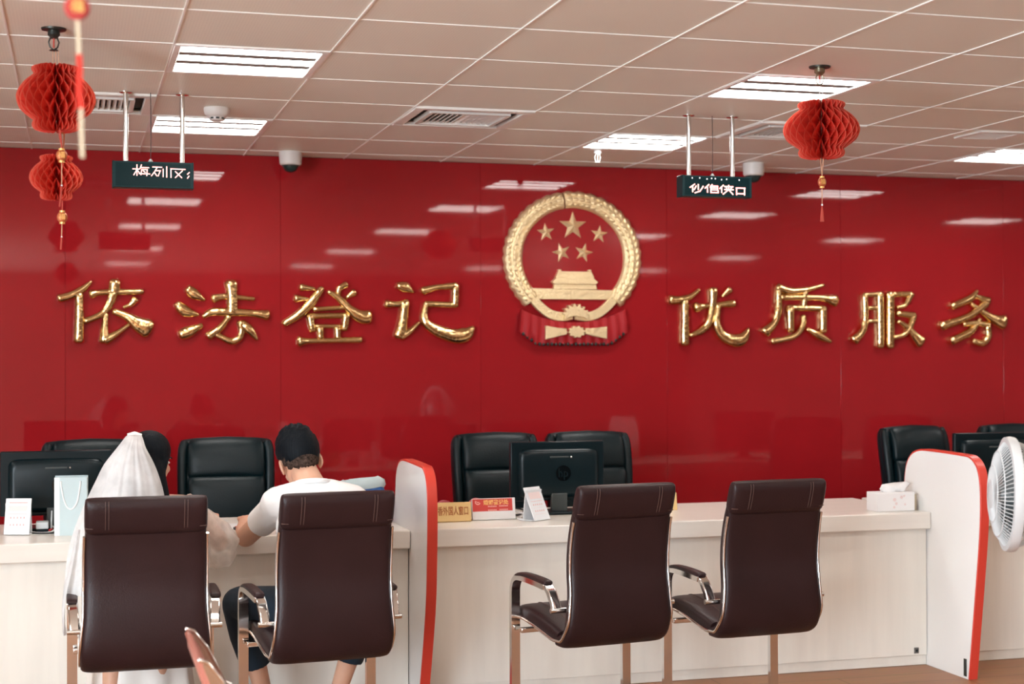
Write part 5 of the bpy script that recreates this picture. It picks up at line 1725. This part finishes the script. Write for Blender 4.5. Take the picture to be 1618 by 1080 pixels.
def sleeve(path, seed):
    rnd = random.Random(seed)
    rings = []
    sp = smooth_path(path, 5)
    k = len(sp)
    nrm = None
    for i, (x, y, z, r) in enumerate(sp):
        p = L(x, y, z)
        a_, b_ = sp[max(i - 1, 0)], sp[min(i + 1, k - 1)]
        tt = Vector((b_[0] - a_[0], b_[1] - a_[1], b_[2] - a_[2])).normalized()
        if nrm is None:
            nrm = Vector((0, 0, 1))
        nrm = (nrm - tt * nrm.dot(tt)).normalized()
        bi = tt.cross(nrm)
        ring = []
        for q in range(36):
            a = 2 * PI * q / 36
            f = 1 + 0.06 * math.sin(6 * a + i * 0.5) + 0.04 * math.sin(11 * a - i * 0.7)
            v = nrm * math.cos(a) + bi * math.sin(a)
            sag = 0.45 * max(0, -v.z) * min(1, r / 0.08)
            ring.append(p + v * r * f + Vector((0, 0, -sag * r)))
        rings.append(ring)
    b = MB()
    b.loft(rings, True, False)
    return b.build('sheer_sleeve', 'sleeve_tulle', bride, smooth=80)


sleeve([(0.415, 6.42, 0.975, 0.062), (0.47, 6.46, 0.92, 0.070), (0.54, 6.53, 0.845, 0.078), (0.590, 6.60, 0.800, 0.078), (0.590, 6.69, 0.815, 0.066), (0.580, 6.77, 0.865, 0.034), (0.577, 6.80, 0.882, 0.027)], 4)
sleeve([(0.145, 6.42, 0.975, 0.062), (0.11, 6.50, 0.92, 0.070), (0.085, 6.63, 0.85, 0.078), (0.10, 6.72, 0.84, 0.070), (0.19, 6.86, 0.83, 0.036), (0.225, 6.91, 0.828, 0.028)], 5)
# veil
rows = [(1.274, 0.214, 0.252, 6.415, 6.415), (1.268, 0.198, 0.260, 6.40, 6.375), (1.250, 0.182, 0.266, 6.37, 6.335), (1.219, 0.156, 0.275, 6.34, 6.30), (1.159, 0.110, 0.305, 6.34, 6.27),
        (1.094, 0.078, 0.329, 6.34, 6.245), (1.022, 0.044, 0.347, 6.34, 6.225), (0.92, 0.0, 0.36, 6.31, 6.195), (0.82, -0.028, 0.365, 6.27, 6.165), (0.72, -0.040, 0.36, 6.23, 6.125), (0.66, -0.045, 0.35, 6.21, 6.10)]
sp = smooth_path(rows, 4)
n = 61
vs, fs = [], []
for i, (z, xl, xr, ye, yb) in enumerate(sp):
    for q in range(n):
        s = q / (n - 1)
        w_ = i / len(sp)
        pl_ = 0.0055 * w_ * (math.sin(s * 34 + 0.6 * math.sin(i * 0.2)) + 0.5 * math.sin(s * 61 + 1))
        vs.append(L(xl + (xr - xl) * s, ye + (yb - ye) * math.sin(PI * s) ** 0.7 + pl_, z + 0.01 * math.sin(s * 7) * w_))
for i in range(len(sp) - 1):
    for q in range(n - 1):
        a = i * n + q
        fs.append((a, a + 1, a + n + 1, a + n))
# the left edge trails over the armrest
tail = smooth_path([(0.01, 6.31, 0.92, 0.05), (-0.012, 6.25, 0.80, 0.05), (-0.036, 6.20, 0.70, 0.045), (-0.044, 6.19, 0.62, 0.04), (-0.042, 6.19, 0.55, 0.035), (-0.038, 6.20, 0.52, 0.02)], 4)
vn = len(vs)
for i, (x, y, z, w_) in enumerate(tail):
    for q in range(13):
        s = q / 12 - 0.5
        vs.append(L(x + 0.006 * math.sin(q * 1.3 + i * 0.2), y + s * w_ * 2.4, z - 0.02 * abs(s)))
for i in range(len(tail) - 1):
    for q in range(12):
        a = vn + i * 13 + q
        fs.append((a, a + 1, a + 14, a + 13))
MB().add(vs, fs).build('veil', 'veil_tulle', bride, smooth=80)
MB().tube([L(0.205, 6.405, 1.272), L(0.232, 6.40, 1.280), L(0.258, 6.41, 1.270)], 0.007, 8).build('hair_comb', 'satin', bride, smooth=60)
